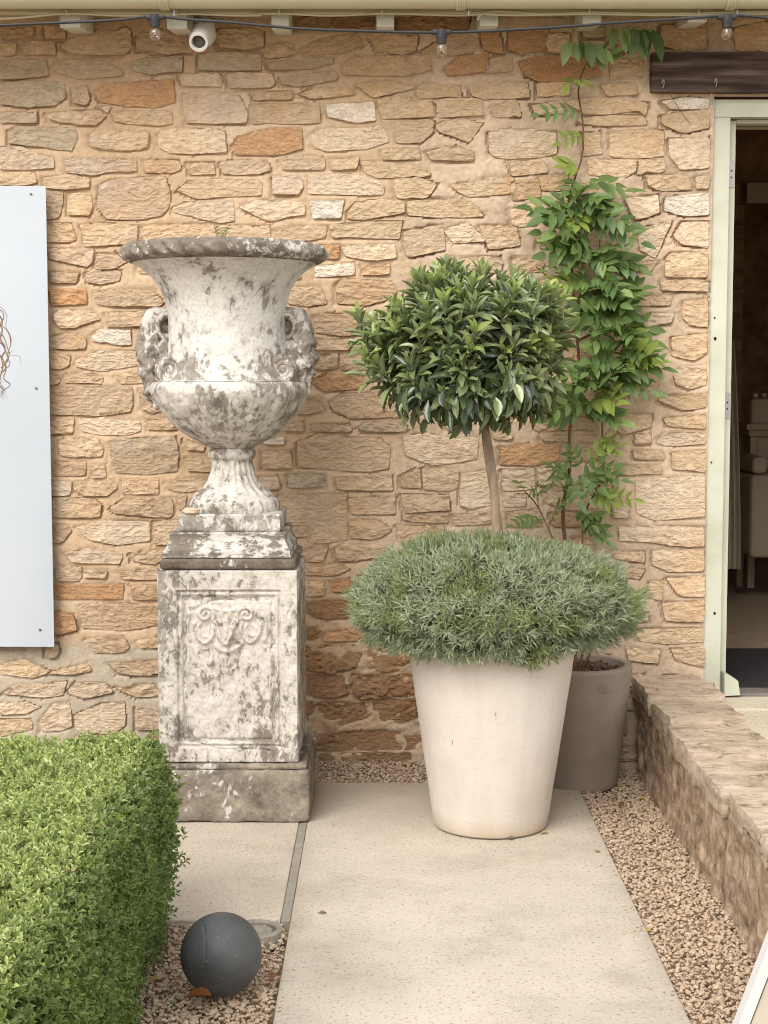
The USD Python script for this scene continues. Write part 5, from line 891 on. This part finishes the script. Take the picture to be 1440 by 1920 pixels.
# ------------------------------------------------------------------ climbing wisteria from the grey planter
wis = thing('climbing_wisteria', 'climbing wisteria with feathered green leaves on the wall from the grey planter to the eaves', 'climber')
WISM = leaf_mat('wisteria_leaf', [(0, A(80, 104, 60)), (.4, A(104, 130, 74)), (.75, A(126, 150, 86)), (1, A(154, 174, 106))], rough=.45, trans=.28, under=A(124, 146, 92), tcol=(.12, .24, .03))
WISY = leaf_mat('young_wisteria_leaf', [(0, A(128, 152, 66)), (.6, A(150, 170, 80)), (1, A(178, 188, 104))], rough=.45, trans=.35, under=A(150, 168, 100), tcol=(.22, .32, .04))
rw = np.random.default_rng(17); WY = 5.925
stems = [[(1078, 1252, 5.74), (1072, 1120, 5.84), (1058, 1000, 5.90), (1056, 950, 5.92), (1068, 880, 5.935), (1068, 810, 5.93), (1078, 760, 5.93), (1086, 690, 5.93), (1078, 600, 5.93), (1072, 500, 5.94), (1064, 420, 5.94), (1072, 350, 5.945), (1090, 300, 5.95), (1094, 262, 5.955), (1090, 210, 5.955), (1084, 170, 5.95), (1100, 120, 5.93), (1138, 82, 5.90), (1148, 40, 5.84)],
         [(1086, 1252, 5.73), (1060, 1060, 5.86), (1032, 1000, 5.90), (1008, 950, 5.92), (984, 922, 5.93)], [(1090, 1252, 5.74), (1092, 1000, 5.9), (1104, 945, 5.93), (1128, 900, 5.94), (1130, 830, 5.94), (1130, 740, 5.93), (1124, 640, 5.93), (1120, 520, 5.93), (1128, 430, 5.93)], [(1086, 690, 5.93), (1140, 660, 5.92), (1200, 690, 5.91)], [(1074, 540, 5.93), (1030, 520, 5.91), (1005, 500, 5.90)], [(1080, 640, 5.93), (1150, 600, 5.9), (1195, 560, 5.9)]]
for i, s in enumerate(stems):
    obj('stem', tube(smooth_path([P(*q_) for q_ in s], 50), np.linspace(.0085 if i == 0 else .005, .0022, 50), 8), VINE, wis, smooth=60)
for px in (1079, 1122): obj('support_wire', tube([P(px, 860, 5.955), P(px, 420, 5.96)], .0012, 5), CABLEWHITE, wis)
fr_l = []   # (base, tip, sag, number of pairs, leaflet length, young)
def frond(b, t, Yb, Yt, pairs=5, L=.060, young=False, sag=.03): fr_l.append((P(b[0], b[1], Yb), P(t[0], t[1], Yt), sag, pairs, L, young))
for b, t, pr, L, y in [((1096, 125), (1140, 112), 2, .062, 0), ((1110, 104), (1146, 96), 2, .06, 0), ((1086, 150), (1066, 162), 3, .05, 1), ((1084, 150), (1102, 164), 3, .048, 1), ((1092, 212), (1012, 216), 4, .050, 0), ((1096, 258), (1052, 268), 3, .050, 1),
                       ((1066, 860), (1035, 905), 4, .058, 0), ((1090, 880), (1070, 845), 3, .05, 0), ((1110, 870), (1160, 840), 3, .056, 1), ((1120, 850), (1150, 800), 3, .052, 1), ((1110, 900), (1165, 900), 4, .052, 0), ((1100, 930), (1188, 938), 5, .044, 1), ((1080, 900), (1105, 935), 3, .05, 0), ((1128, 790), (1138, 770), 2, .056, 1), ((1128, 740), (1150, 725), 2, .06, 1),
                       ((984, 922), (968, 905), 2, .042, 1), ((990, 930), (1010, 925), 2, .046, 0), ((1010, 952), (1005, 918), 3, .052, 0), ((1020, 975), (962, 985), 5, .044, 0), ((1030, 985), (1060, 935), 4, .044, 0), ((1085, 975), (1140, 965), 4, .05, 0), ((1090, 980), (1138, 1015), 4, .052, 0), ((1080, 960), (1110, 985), 3, .05, 0), ((1070, 930), (1050, 915), 2, .05, 0), ((1078, 905), (1040, 880), 3, .066, 0), ((1090, 890), (1120, 915), 3, .066, 0), ((1085, 925), (1125, 870), 3, .06, 0), ((1100, 905), (1150, 880), 3, .062, 0), ((1110, 930), (1150, 945), 3, .058, 1), ((1075, 960), (1120, 1000), 3, .06, 0), ((1100, 985), (1130, 985), 3, .056, 0), ((1100, 870), (1140, 830), 3, .058, 1), ((1125, 820), (1155, 845), 3, .055, 1), ((1060, 905), (1085, 940), 3, .06, 0)]:
    frond(b, t, 5.93, 5.85 + .04 * rw.random(), pr, L, bool(y), .012)
outline = [(320, 1062, 1106), (345, 1000, 1180), (375, 990, 1203), (420, 990, 1200), (450, 992, 1202), (500, 1002, 1206), (540, 1010, 1222), (590, 1058, 1205), (640, 1064, 1262), (690, 1040, 1258), (730, 1030, 1230), (770, 1000, 1205), (805, 1000, 1120)]
oy = [o_[0] for o_ in outline]
for k in range(88):
    y = rw.uniform(325, 790); c_ = np.interp(y, oy, [(o_[1] + o_[2]) / 2 for o_ in outline]); hw_ = np.interp(y, oy, [(o_[2] - o_[1]) / 2 for o_ in outline])
    side = rw.uniform(-1, 1); sgn = np.sign(side); tipx = c_ + sgn * hw_ * abs(side) ** .85 * rw.uniform(.85, 1.02); basex = c_ + (tipx - c_) * rw.uniform(-.25, .25) + rw.normal(0, 8)
    if abs(tipx - basex) > 105: basex = tipx - sgn * 105
    frond((basex, y - rw.uniform(-4, 22)), (tipx, y + rw.uniform(-12, 14)), rw.uniform(5.88, 5.935), rw.uniform(5.76, 5.90), int(rw.integers(4, 6)), rw.uniform(.064, .084), rw.random() < .05, .02)
B, D, U, LL, YY, rach = [], [], [], [], [], []
for b, t, sag, pairs, L, y in fr_l:
    n_ = pairs + 1; tt2 = np.linspace(.18, 1, n_); ln = np.linalg.norm(t - b)
    pts_ = np.array([b + (t - b) * q_ + (0, 0, sag * 4 * q_ * (1 - q_)) for q_ in np.linspace(0, 1, 7)]); rach.append(tube(pts_, np.linspace(.0016, .0008, 7), 4))
    dr_ = unit(t - b); nor = unit(np.array([rw.normal(0, .42), -.80, .55 + rw.normal(0, .45)])); nor = unit(nor - dr_ * (nor @ dr_)); lat = np.cross(dr_, nor)
    for q_ in tt2:
        p_ = b + (t - b) * q_ + (0, 0, sag * 4 * q_ * (1 - q_))
        for s_ in ((-1, 1) if q_ < 1 else (0,)):
            B.append(p_); D.append(unit(dr_ * (.55 if s_ else 1) + lat * s_ * .8 + nor * rw.normal(0.02, .15) + (0, 0, -.12 if s_ else -.05))); U.append(nor + rw.normal(0, .12, 3)); LL.append(L * rw.uniform(.82, 1.1) * (1 if q_ > .3 else .8)); YY.append(y)
for (x, y, dx, l) in ((1152, 52, -2, .085), (1168, 50, 2, .10), (1188, 52, -1, .115), (1206, 54, 3, .11), (1222, 56, 6, .13), (1174, 54, 6, .10), (1196, 55, 4, .12), (1214, 56, -3, .10), (1066, 78, -4, .095), (1088, 76, 3, .075), (1104, 78, 2, .10), (1118, 82, 6, .085), (1076, 80, 4, .075), (1128, 92, 14, .075)):
    B.append(P(x, y, 5.86)); D.append(unit(np.array([dx * .06, -.15, -1.0]))); U.append(np.array([rw.normal(0, .3), -.95, .3])); LL.append(l); YY.append(False)
rach.append(tube([P(1140, 70, 5.9), P(1180, 49, 5.87), (P(1230, 58, 5.86))], .0018, 4)); rach.append(tube([P(1128, 96, 5.91), P(1100, 77, 5.87), P(1062, 80, 5.86)], .0018, 4))
B, D, U, LL, YY = map(np.array, (B, D, U, LL, YY))
B[:, 1] = np.minimum(B[:, 1], 5.945)
tag(obj('leaf_stalks', cat(rach), WISY, wis), kind='stuff')
Vw_, _ = leaves(B[~YY], D[~YY], U[~YY], LL[~YY], LL[~YY] * .46, WISTT); give_leaves(wis, Vw_, None, WISTT, WISM, 260, 'leaf', smooth=True)
Vw2, _ = leaves(B[YY], D[YY], U[YY], LL[YY], LL[YY] * .46, WISTT)
for k in range(min(40, len(Vw2))): tag(obj('leaf', (Vw2[k], WISTT[1]), WISY, wis, smooth=True))
if len(Vw2) > 40: tag(obj('young_leaves', joined(Vw2[40:], np.tile(WISTT[1], (len(Vw2) - 40, 1, 1)) + (np.arange(len(Vw2) - 40) * len(WISTT[0]))[:, None, None]), WISY, wis, smooth=True), kind='stuff')

# ------------------------------------------------------------------ clipped box hedge
hedge = thing('box_hedge', 'clipped bright green box hedge with square sides in the left foreground', 'hedge')
HX0, HX1, HY0, HY1, HZ = -1.42, -.622, 2.05, 4.20, .515
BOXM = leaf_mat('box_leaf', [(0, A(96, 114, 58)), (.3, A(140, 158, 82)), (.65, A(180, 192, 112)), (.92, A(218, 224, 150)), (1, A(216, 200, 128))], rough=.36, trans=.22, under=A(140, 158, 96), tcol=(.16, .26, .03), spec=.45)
BOXD = leaf_mat('shaded_box_leaf', [(0, A(100, 120, 60)), (.5, A(134, 152, 80)), (.9, A(170, 184, 108)), (1, A(200, 184, 112))], rough=.36, trans=.2, under=A(120, 138, 84), tcol=(.10, .20, .03), spec=.45)  # darker copy of the box leaf: shade of the hedge sides put into colour
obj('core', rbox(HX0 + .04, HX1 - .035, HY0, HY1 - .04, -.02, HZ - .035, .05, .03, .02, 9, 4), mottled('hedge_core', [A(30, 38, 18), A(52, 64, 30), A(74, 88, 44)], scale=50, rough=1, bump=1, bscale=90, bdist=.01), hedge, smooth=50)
rh = np.random.default_rng(41)
def bulge(p): return meshkit.fbm(p * 5.5, 3, 15) - .5
def face_pts(n, kind):
    if kind == 'top': p = np.c_[rh.uniform(HX0, HX1, n), rh.uniform(HY0, HY1, n), np.full(n, HZ)]; nn = np.array([0, 0, 1.0])
    if kind == 'side': p = np.c_[np.full(n, HX1), rh.uniform(HY0, HY1, n), rh.uniform(0.0, HZ, n)]; nn = np.array([1.0, 0, 0])
    if kind == 'back': p = np.c_[rh.uniform(HX0, HX1, n), np.full(n, HY1), rh.uniform(0, HZ, n)]; nn = np.array([0, 1.0, 0])
    e = bulge(p) * .075 + rh.normal(0, .014, n) + (.035 * np.sin(np.clip(p[:, 2] / HZ, 0, 1) * np.pi) if kind == 'side' else 0); p = p + nn * e[:, None]; return p, np.tile(nn, (n, 1))
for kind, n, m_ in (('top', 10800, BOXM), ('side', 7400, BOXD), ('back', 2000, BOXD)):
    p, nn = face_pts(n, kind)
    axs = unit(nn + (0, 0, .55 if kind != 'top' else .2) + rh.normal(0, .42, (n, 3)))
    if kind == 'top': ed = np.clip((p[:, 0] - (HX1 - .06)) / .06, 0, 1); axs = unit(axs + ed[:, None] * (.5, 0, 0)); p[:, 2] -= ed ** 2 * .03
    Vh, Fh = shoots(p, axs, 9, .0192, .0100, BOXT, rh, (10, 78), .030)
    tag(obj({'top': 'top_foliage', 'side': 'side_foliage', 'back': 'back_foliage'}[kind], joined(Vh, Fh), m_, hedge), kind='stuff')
tw = []
for k in range(140):
    p0 = np.array([rh.uniform(HX0 + .3, HX1 - .02), rh.uniform(2.3, HY1), HZ - .02]) if k % 2 else np.array([HX1 - .01, rh.uniform(3.0, HY1), rh.uniform(.05, HZ)])
    d_ = unit(rh.normal(0, .5, 3) + ((0, 0, 1) if k % 2 else (1, 0, .4))); tw.append(tube([p0 - d_ * .03, p0 + d_ * rh.uniform(.012, .03)], .0011, 4))
tag(obj('clipped_twigs', cat(tw), VINE, hedge), kind='stuff')
# a few long shoots that stand out of the side
for k, (px, py, Y) in enumerate(((352, 1612, 4.15), (346, 1600, 4.12), (338, 1500, 4.15), (345, 1470, 4.18), (332, 1560, 4.1), (300, 1375, 4.16), (290, 1372, 4.15), (325, 1880, 3.65))):
    e = P(px, py, Y); b_ = e + (-.07, 0, -.05); tn = np.linspace(0, 1, 6)[:, None]; q_ = b_ + (e - b_) * tn
    Vs, Fs = shoots(q_, np.tile(unit(e - b_), (6, 1)), 5, .017, .009, BOXT, rh, (20, 70), .012); obj('long_shoot', cat([joined(Vs, Fs), tube([b_, e], .0012, 4)]), BOXM, hedge)
# ------------------------------------------------------------------ ball, gully ring, panel, lights, camera, board, person, fallen leaves
BALLM = mat('dark_cast_stone', {'g': ('geometry', {}), 'n': ('noise_texture', {'scale': 9.0, 'detail': 5.0}), 'nf': ('noise_texture', {'scale': 95.0, 'detail': 4.0, 'roughness': .7}), 'r': ('rgb_ramp', {'ramp': [(.3, (.038, .039, .040)), (.7, (.070, .072, .072))]}), 'sp': ('rgb_ramp', {'ramp': [(.62, (0, 0, 0)), (.70, (.6, .6, .6))]}), 'm': ('mix_color', {'b': (.20, .20, .19)}), 'b': ('bump', {'strength': .25, 'distance': .002}), 'p': ('principled_bsdf', {'roughness': .55, 'specular_ior_level': .4})},
    [('g.position', 'n.vector'), ('g.position', 'nf.vector'), ('n.fac', 'r.fac'), ('nf.fac', 'sp.fac'), ('sp.color', 'm.fac'), ('r.color', 'm.a'), ('m.result', 'p.base_color'), ('nf.fac', 'b.height'), ('b.normal', 'p.normal')])
bc = np.array([-.4005, 3.70, .0965]); br = .1003
bm = trimesh.creation.icosphere(5, 1.0); bv = np.array(bm.vertices); seam = np.abs(bv @ unit(np.array([-.93, -.34, .16])) - .62)
bv = bv * (br * (1 - .022 * np.clip(1 - seam / .012, 0, 1) + .0012 * (meshkit.fbm(bv * 5, 3, 2) - .5)))[:, None]
obj('ball', trimesh.Trimesh(bv + bc, bm.faces, process=False), BALLM, smooth=True, label='dark grey stone ball on the gravel by the hedge', cat='garden ball')
gc = PZ(481, 1745, .002); GULL = mottled('gully_concrete', [A(140, 134, 122), A(176, 168, 154)], scale=30, rough=.85)
gul = thing('gully_cover', 'round grey concrete gully ring with a disc inside, half hidden behind the dark ball', 'drain cover')
obj('ring', moved(lathe([(.054, -.03), (.054, .006), (.057, .010), (.068, .010), (.071, .006), (.071, -.03)], 60), [gc[0], gc[1], 0]), GULL, gul, smooth=35)
obj('disc', moved(lathe([(0, .002), (.024, .002), (.0255, -.001), (.027, .002), (.043, .002), (.045, -.002), (.045, -.02)], 50), [gc[0], gc[1], 0]), GULL, gul, smooth=35)
# metal panel on the wall
pn = thing('wall_panel', 'blank pale blue white metal panel screwed to the wall at the left', 'panel')
ya = 5.945; c = [P(85.5, 349, ya), P(101.5, 1213, ya)]; lft = -2.0
PANM = mottled('panel_lacquer', [A(196, 205, 214), A(206, 214, 222)], scale=1.2, rough=.22, bump=.02, spec=.5)
poly = [(lft, c[0][2] + .004), (c[0][0], c[0][2]), (c[1][0], c[1][2]), (lft, c[1][2] + .003)]
def plate(pl, y0, y1):
    m = trimesh.creation.extrude_polygon(Polygon(pl), y1 - y0); m.apply_transform(trimesh.transformations.rotation_matrix(np.pi / 2, [1, 0, 0])); m.apply_translation([0, y1, 0]); return m
obj('sheet', plate(poly, ya, ya + .006), PANM, pn)
inn = [(lft + .02, poly[0][1] - .02), (c[0][0] - .03, c[0][2] - .02), (c[1][0] - .03, c[1][2] + .02), (lft + .02, c[1][2] + .02)]
obj('backing', plate(inn, ya + .0065, ya + .04), DARKWOOD, pn)
for px, py in ((58, 364), (68, 728), (75, 1181)):
    e = P(px, py, ya - .002); obj('screw', moved(trimesh.creation.cylinder(.0042, .004, sections=14, transform=trimesh.transformations.rotation_matrix(np.pi / 2, [1, 0, 0])), e), STEEL if py > 400 and py < 1000 and False else plain(f'screw_head_{"abc"[[364, 728, 1181].index(py)]}', (.10, .10, .10), rough=.4, metallic=.5), pn)
# festoon lights
SY = 5.56
fest = thing('festoon_lights', 'black festoon cable with clear bulbs strung along the eaves', 'string lights')
cab = [(-200, 56), (0, 47.5), (150, 41), (250, 34), (290, 30), (330, 34), (420, 41), (540, 52), (640, 57), (740, 60), (828, 61), (900, 59), (960, 56), (1060, 50), (1150, 43), (1250, 37), (1320, 32), (1364, 29), (1440, 34), (1640, 52)]
obj('cable', tube(smooth_path([P(x, y, SY) for x, y in cab], 160), .0052, 8), BLACKPLASTIC, fest, smooth=True)
FIL = plain('filament_metal', A(220, 190, 150), rough=.4, metallic=.5)
for px, y0, y1, yb in ((291, 27, 51, 64), (828, 55, 82, 93), (1363, 27, 52, 63)):
    t0, t1, tb_ = P(px, y0, SY), P(px, y1, SY), P(px, yb, SY); h_ = t0[2] - t1[2]
    s = obj('lamp_holder', cat([moved(lathe([(0, 0), (.0165, 0), (.0175, h_ * .35), (.0195, h_ * .42), (.0195, h_ * .9), (.015, h_), (0, h_)], 24), t1), rbox(t0[0] - .034, t0[0] + .034, SY - .012, SY + .012, t0[2] - .018, t0[2] - .002, .005)]), BLACKPLASTIC, fest, smooth=40)
    rb3 = .0225; zc3 = tb_[2]
    b3 = obj('bulb', moved(lathe([(.001, -rb3)] + [(rb3 * math.sin(a), -rb3 * math.cos(a)) for a in np.linspace(.15, 2.45, 18)] + [(.012, t1[2] - zc3 - .0005)], 28), [tb_[0], tb_[1], zc3]), GLASS, fest, smooth=True)
    obj('filament', cat([tube([tb_ + (0, 0, rb3), tb_ + (-.002, 0, .004), tb_ + (-.006, 0, -.004)], .0012, 5), tube([tb_ + (.002, 0, rb3), tb_ + (.003, 0, .003), tb_ + (.007, 0, -.003)], .0012, 5), tube([tb_ + (-.006, 0, -.004), tb_ + (0, 0, .002), tb_ + (.007, 0, -.003)], .0012, 5)]), FIL, b3)
# cream cables clipped under the fascia
eav = thing('eaves_cable', 'cream electric cable clipped along the green fascia', 'cable')
WYC = 5.69
for pts in ([(-60, 36), (0, 35), (60, 31), (125, 25), (180, 27), (240, 29), (290, 28), (330, 26), (420, 28), (490, 28)], [(470, 27), (523, 25), (620, 29), (716, 25), (800, 27), (900, 26.5)], [(896, 38), (899, 28), (910, 23.5), (990, 25), (1100, 23), (1200, 25), (1320, 24), (1500, 23)], [(905, 26), (990, 28), (1100, 26), (1220, 28), (1330, 27), (1500, 26)]):
    obj('cable', tube(smooth_path([P(x, y, WYC) for x, y in pts], 60), .0042, 8), CABLEWHITE, eav, smooth=True)
for px, py in ((125, 25), (330, 26), (523, 25), (716, 25), (1105, 24), (1310, 24)):
    e = P(px, py - 2, WYC); obj('clip', rbox(e[0] - .005, e[0] + .005, WYC - .007, WYC + .009, e[2] - .010, e[2] + .010, .003), CABLEWHITE, eav)
# bullet camera
cm = thing('security_camera', 'white round bullet camera fixed under the eaves', 'camera')
f0, f1 = P(386, 47, 5.86), P(372, 80, 5.70); axd = unit(f1 - f0); Lc = np.linalg.norm(f1 - f0)
def along(m, o, dvec): T4 = trimesh.geometry.align_vectors([0, 0, 1], dvec); m = m.copy(); m.apply_transform(T4); m.apply_translation(o); return m
obj('housing', along(lathe([(0, 0), (.030, 0), (.034, .01), (.034, Lc * .45), (.032, Lc * .47), (.033, Lc * .5), (.0345, Lc * .55), (.0355, Lc * .96), (.034, Lc), (.026, Lc), (.024, Lc - .012), (0, Lc - .012)], 40), f0, axd), WHITEPLASTIC, cm, smooth=35)
obj('lens', along(lathe([(0, Lc - .0115), (.012, Lc - .0095), (.0235, Lc - .0115)], 32), f0, axd), mottled('lens_grey', [(.03, .028, .026), (.10, .09, .08)], scale=40, rough=.12), cm, smooth=True)
bb = P(376, 56, 5.90); obj('mount', along(lathe([(0, 0), (.052, 0), (.052, .012), (.045, .030), (.030, .040), (0, .042)], 36), (bb[0], 5.962, bb[2]), unit(np.array([.02, -1, -.32]))), WHITEPLASTIC, cm, smooth=35)
obj('bolt', moved(trimesh.creation.icosphere(2, .0055), P(396, 53, 5.915)), plain('bolt_dark', (.06, .05, .04)), cm)
# white A-board at the right edge
BOARD = plain('board_white', A(226, 224, 222), rough=.4); PANELC = plain('board_panel', A(206, 194, 178), rough=.6)
ab = thing('sign_board', 'white framed tapering floor sign cut off by the right edge', 'sign board')
BY = 3.02
e0, e1 = P(1385, 1920, BY), P(1440, 1776, BY); sl = (e1[0] - e0[0]) / (e1[2] - e0[2])
xl = lambda z: e0[0] + (z - e0[2]) * sl
BW, BH = .80, .62; xm = xl(0) + BW / 2
def sym(z, inset): return xl(z) + inset * math.hypot(1, sl), 2 * xm - xl(z) - inset * math.hypot(1, sl)
def trap(z0, z1, i0, i1, y0, y1, name, m_):
    for side in (0, 1):
        a, b = (sym(z0, i0), sym(z0, i1)), (sym(z1, i0), sym(z1, i1))
        pl_ = [(a[0][side], z0), (a[1][side], z0), (b[1][side], z1), (b[0][side], z1)]
        obj(name, plate(pl_, y0, y1), m_, ab)
GROOVE = plain('groove_grey', A(150, 146, 144))
trap(.002, BH, 0, .021, BY, BY + .035, 'side_rail', BOARD); trap(.03, BH - .001, .0212, .0258, BY + .010, BY + .034, 'groove', GROOVE); 
obj('panel', plate([(sym(.05, .026)[0], .05), (sym(.05, .026)[1], .05), (sym(BH - .03, .026)[1], BH - .03), (sym(BH - .03, .026)[0], BH - .03)], BY + .006, BY + .03), PANELC, ab)
obj('top_rail', plate([(sym(BH, 0)[0], BH + .0005), (sym(BH, 0)[1], BH + .0005), (sym(BH, .01)[1], BH + .024), (sym(BH, .01)[0], BH + .024)], BY, BY + .035), BOARD, ab)
obj('bottom_rail', plate([(sym(.03, .022)[0], .03), (sym(.03, .022)[1], .03), (sym(.0495, .024)[1], .0495), (sym(.0495, .024)[0], .0495)], BY + .004, BY + .033), BOARD, ab)
obj('back_stay', tube([(xm, BY + .036, BH - .05), (xm, BY + .30, .01)], .012, 8), BOARD, ab)
# fallen leaves
BROWN = leaf_mat('dead_leaf', [(0, A(112, 62, 34)), (1, A(160, 98, 60))], rough=.5, trans=.1); YEL = leaf_mat('yellow_leaf', [(0, A(190, 150, 70)), (1, A(214, 178, 96))], rough=.5)
def fallen(px, py, z, L, W, ang, m_, label, lift=.2, T=BAYT):
    c = PZ(px, py, z); d = np.array([[math.cos(ang), math.sin(ang), lift]]); V, F = leaves(c[None] - d * L / 2 + (0, 0, .003 + abs(lift) * L / 2), d, np.array([[0.1, -.2, 1.0]]), np.array([L]), np.array([W]), T)
    v = V[0].copy(); v[:, 2] = np.maximum(v[:, 2], z + .001); obj('fallen_leaf', cat([trimesh.Trimesh(v, T[1], process=False), trimesh.Trimesh(v + (0, 0, -.0006), T[1][:, ::-1], process=False)]), m_, smooth=True, label=label, cat='leaf', group='fallen leaves scattered on the ground')
fallen(370, 1880, .016, .085, .040, -.45, BROWN, 'curled brown leaf lying against the foot of the dark ball', .35)
fallen(510, 1838, .004, .042, .016, 1.2, BROWN, 'reddish brown leaf on the gravel between the ball and the path edge', .2)
fallen(604, 1713, .001, .026, .011, .1, plain('drab_leaf', A(140, 116, 90)), 'single small drab leaf lying on the middle of the path', .03)
fallen(1020, 1564, .001, .030, .011, .3, YEL, 'tiny yellowish leaf at the foot of the white planter', .1)
fallen(1120, 1598, .001, .020, .012, .2, YEL, 'pale leaf scrap near the right edge of the path', .1)
fallen(1213, 1749, -.008, .030, .012, .4, YEL, 'yellow leaf on the right gravel strip nearest the camera', .15)
fallen(1202, 1500, -.008, .030, .014, .0, YEL, 'yellow leaf on the gravel near the grey planter', .15)
fallen(1165, 1510, -.008, .035, .012, .8, BROWN, 'brown leaf on the gravel beside the low wall', .15)
fallen(288, 1842, -.006, .028, .016, .2, YEL, 'yellow leaf at the foot of the box hedge', .3)
# person just outside the left edge, of whom only curly hair shows
SKIN = plain('skin', A(214, 170, 144), rough=.5); CLOTH = plain('dark_dress', (.05, .06, .09), rough=.9); HAIR = mottled('brown_hair', [A(104, 80, 60), A(140, 112, 88), A(180, 152, 124)], scale=60, rough=.5, spec=.4, bump=.1)
hx, hy = -1.395, 4.72; G = lambda x, y, z: np.array([hx + y, hy - x, z])
person = thing('person', 'person with long curly light brown hair in a dark dress at the left edge', 'person')
bodyp = [hull_chain([(G(-.10, 0, .95), .11), (G(-.095, -.01, .50), .062), (G(-.09, .02, .09), .04)]), hull_chain([(G(.10, 0, .95), .11), (G(.095, -.01, .50), .062), (G(.09, .02, .09), .04)]), hull_chain([(G(-.09, .03, .045), .04), (G(-.10, -.12, .03), .028)]), hull_chain([(G(.09, .03, .045), .04), (G(.10, -.12, .03), .028)]),
         hull_chain([(G(-.07, 0, 1.0), .11), (G(-.06, 0, 1.15), .09), (G(-.09, 0, 1.33), .085)]), hull_chain([(G(.07, 0, 1.0), .11), (G(.06, 0, 1.15), .09), (G(.09, 0, 1.33), .085)]), hull_chain([(G(-.1, 0, 1.33), .08), (G(.1, 0, 1.33), .08)]), hull_chain([(G(0, 0, 1.02), .12), (G(0, 0, 1.34), .09), (G(0, .0, 1.46), .055)]),
         hull_chain([(G(0, 0, 1.46), .055), (G(0, -.01, 1.56), .055)]), hull_chain([(G(0, .01, 1.64), .088), (G(0, -.025, 1.575), .062)]), hull_chain([(G(0, -.10, 1.605), .012), (G(0, -.085, 1.635), .010)])]
for s_ in (-1, 1): bodyp += [hull_chain([(G(.17 * s_, 0, 1.36), .05), (G(.20 * s_, .02, 1.10), .038), (G(.19 * s_, -.06, .87), .028)]), hull_chain([(G(.19 * s_, -.06, .87), .026), (G(.185 * s_, -.08, .80), .026)])] + [hull_chain([(G(.185 * s_ + .012 * (k - 1.5), -.085, .795), .009), (G(.185 * s_ + .013 * (k - 1.5), -.098, .745), .008), (G(.185 * s_ + .012 * (k - 1.5), -.085, .715 + .008 * abs(k - 1.3)), .007)]) for k in range(4)] + [hull_chain([(G(.175 * s_, -.10, .83), .011), (G(.160 * s_, -.125, .79), .009), (G(.158 * s_, -.125, .765), .008)])]
bt = tm(mf.Manifold.batch_boolean(bodyp, mf.OpType.Add).refine_to_length(.02)); bt.merge_vertices(); bt = trimesh.smoothing.filter_taubin(bt, iterations=6)
obj('body', bt, SKIN, person, smooth=60)
for s_ in (-1, 1): obj('eye', moved(trimesh.creation.icosphere(2, .011), G(.032 * s_, -.083, 1.625)), plain(f'eye_{"ab"[s_ > 0]}', (.03, .025, .02), rough=.2), person)
obj('mouth', trimesh.Trimesh(trimesh.creation.icosphere(2).vertices * (.024, .008, .008) + G(0, -.084, 1.555), trimesh.creation.icosphere(2).faces), plain('lips', A(170, 96, 88), rough=.4), person, smooth=True)
obj('dress', moved(lathe([(.165, .46), (.16, .7), (.155, .95), (.13, 1.16), (.14, 1.34), (.10, 1.43), (.075, 1.44)], 40, lambda ph, z, r: .012 * np.sin(9 * ph) * np.clip((1.0 - z) / .4, 0, 1)), [hx, hy, 0]), CLOTH, person, smooth=60)
rp = np.random.default_rng(9); cur_ = []
def lock(x0, z0, x1, z1, y, r0, seed, amp=.012, turns=4):
    t = np.linspace(0, 1, 26); q_ = np.c_[x0 + (x1 - x0) * t + amp * np.sin(turns * 6.28 * t + seed) * (.4 + t), y + amp * np.cos(turns * 6.28 * t + seed), z0 + (z1 - z0) * t]; return tube(q_, np.linspace(r0, r0 * .25, 26), 4)
for k in range(440):
    a = rp.uniform(0, 6.28); rr_ = rp.uniform(.085, .115)
    cur_.append(lock(hx + .03 + .09 * max(-.3, math.cos(a)), rp.uniform(1.60, 1.70), hx + .05 + rp.uniform(.13, .20) * max(-.3, math.cos(a)), rp.uniform(1.44, 1.52), hy + .10 * math.sin(a), rp.uniform(.0009, .0022), k, rp.uniform(.005, .012), rp.uniform(2, 4.5)))
scalp = trimesh.creation.icosphere(3, 1.0); sv = scalp.vertices * (.105, .11, .10) + G(0, .03, 1.665)
obj('hair', cat(cur_ + [trimesh.Trimesh(sv, scalp.faces)]), HAIR, person, smooth=True)
def strand(pts, r): return tube(smooth_path([P(x, y, hy - .03) for x, y in pts], 50), r, 5)
obj('loose_hair', cat([strand([(-14, 590), (4, 584), (7, 596), (2, 604), (-4, 598)], .0016), strand([(-8, 572), (6, 580), (13, 596), (11, 612), (18, 626), (20, 646), (16, 662), (22, 658)], .0010), strand([(-6, 620), (8, 634), (14, 652), (17, 668), (10, 680), (11, 695), (7, 706), (12, 715), (19, 721), (14, 727), (7, 731), (5, 738)], .0017), strand([(-8, 600), (2, 610), (4, 622), (1, 634), (6, 645), (10, 658), (4, 668), (8, 680), (2, 698)], .0026), strand([(-4, 610), (10, 616), (18, 630), (19, 650), (14, 668), (17, 676), (12, 690)], .0014), strand([(18, 662), (26, 667), (36, 668), (39, 674), (38, 680)], .0006), strand([(-6, 640), (6, 648), (12, 662), (15, 672), (8, 684), (2, 690)], .0022), strand([(-6, 660), (3, 672), (5, 690), (1, 704), (-4, 712)], .0024), strand([(-5, 592), (3, 598), (2, 612), (-4, 606)], .0022)]), HAIR, person, smooth=True)
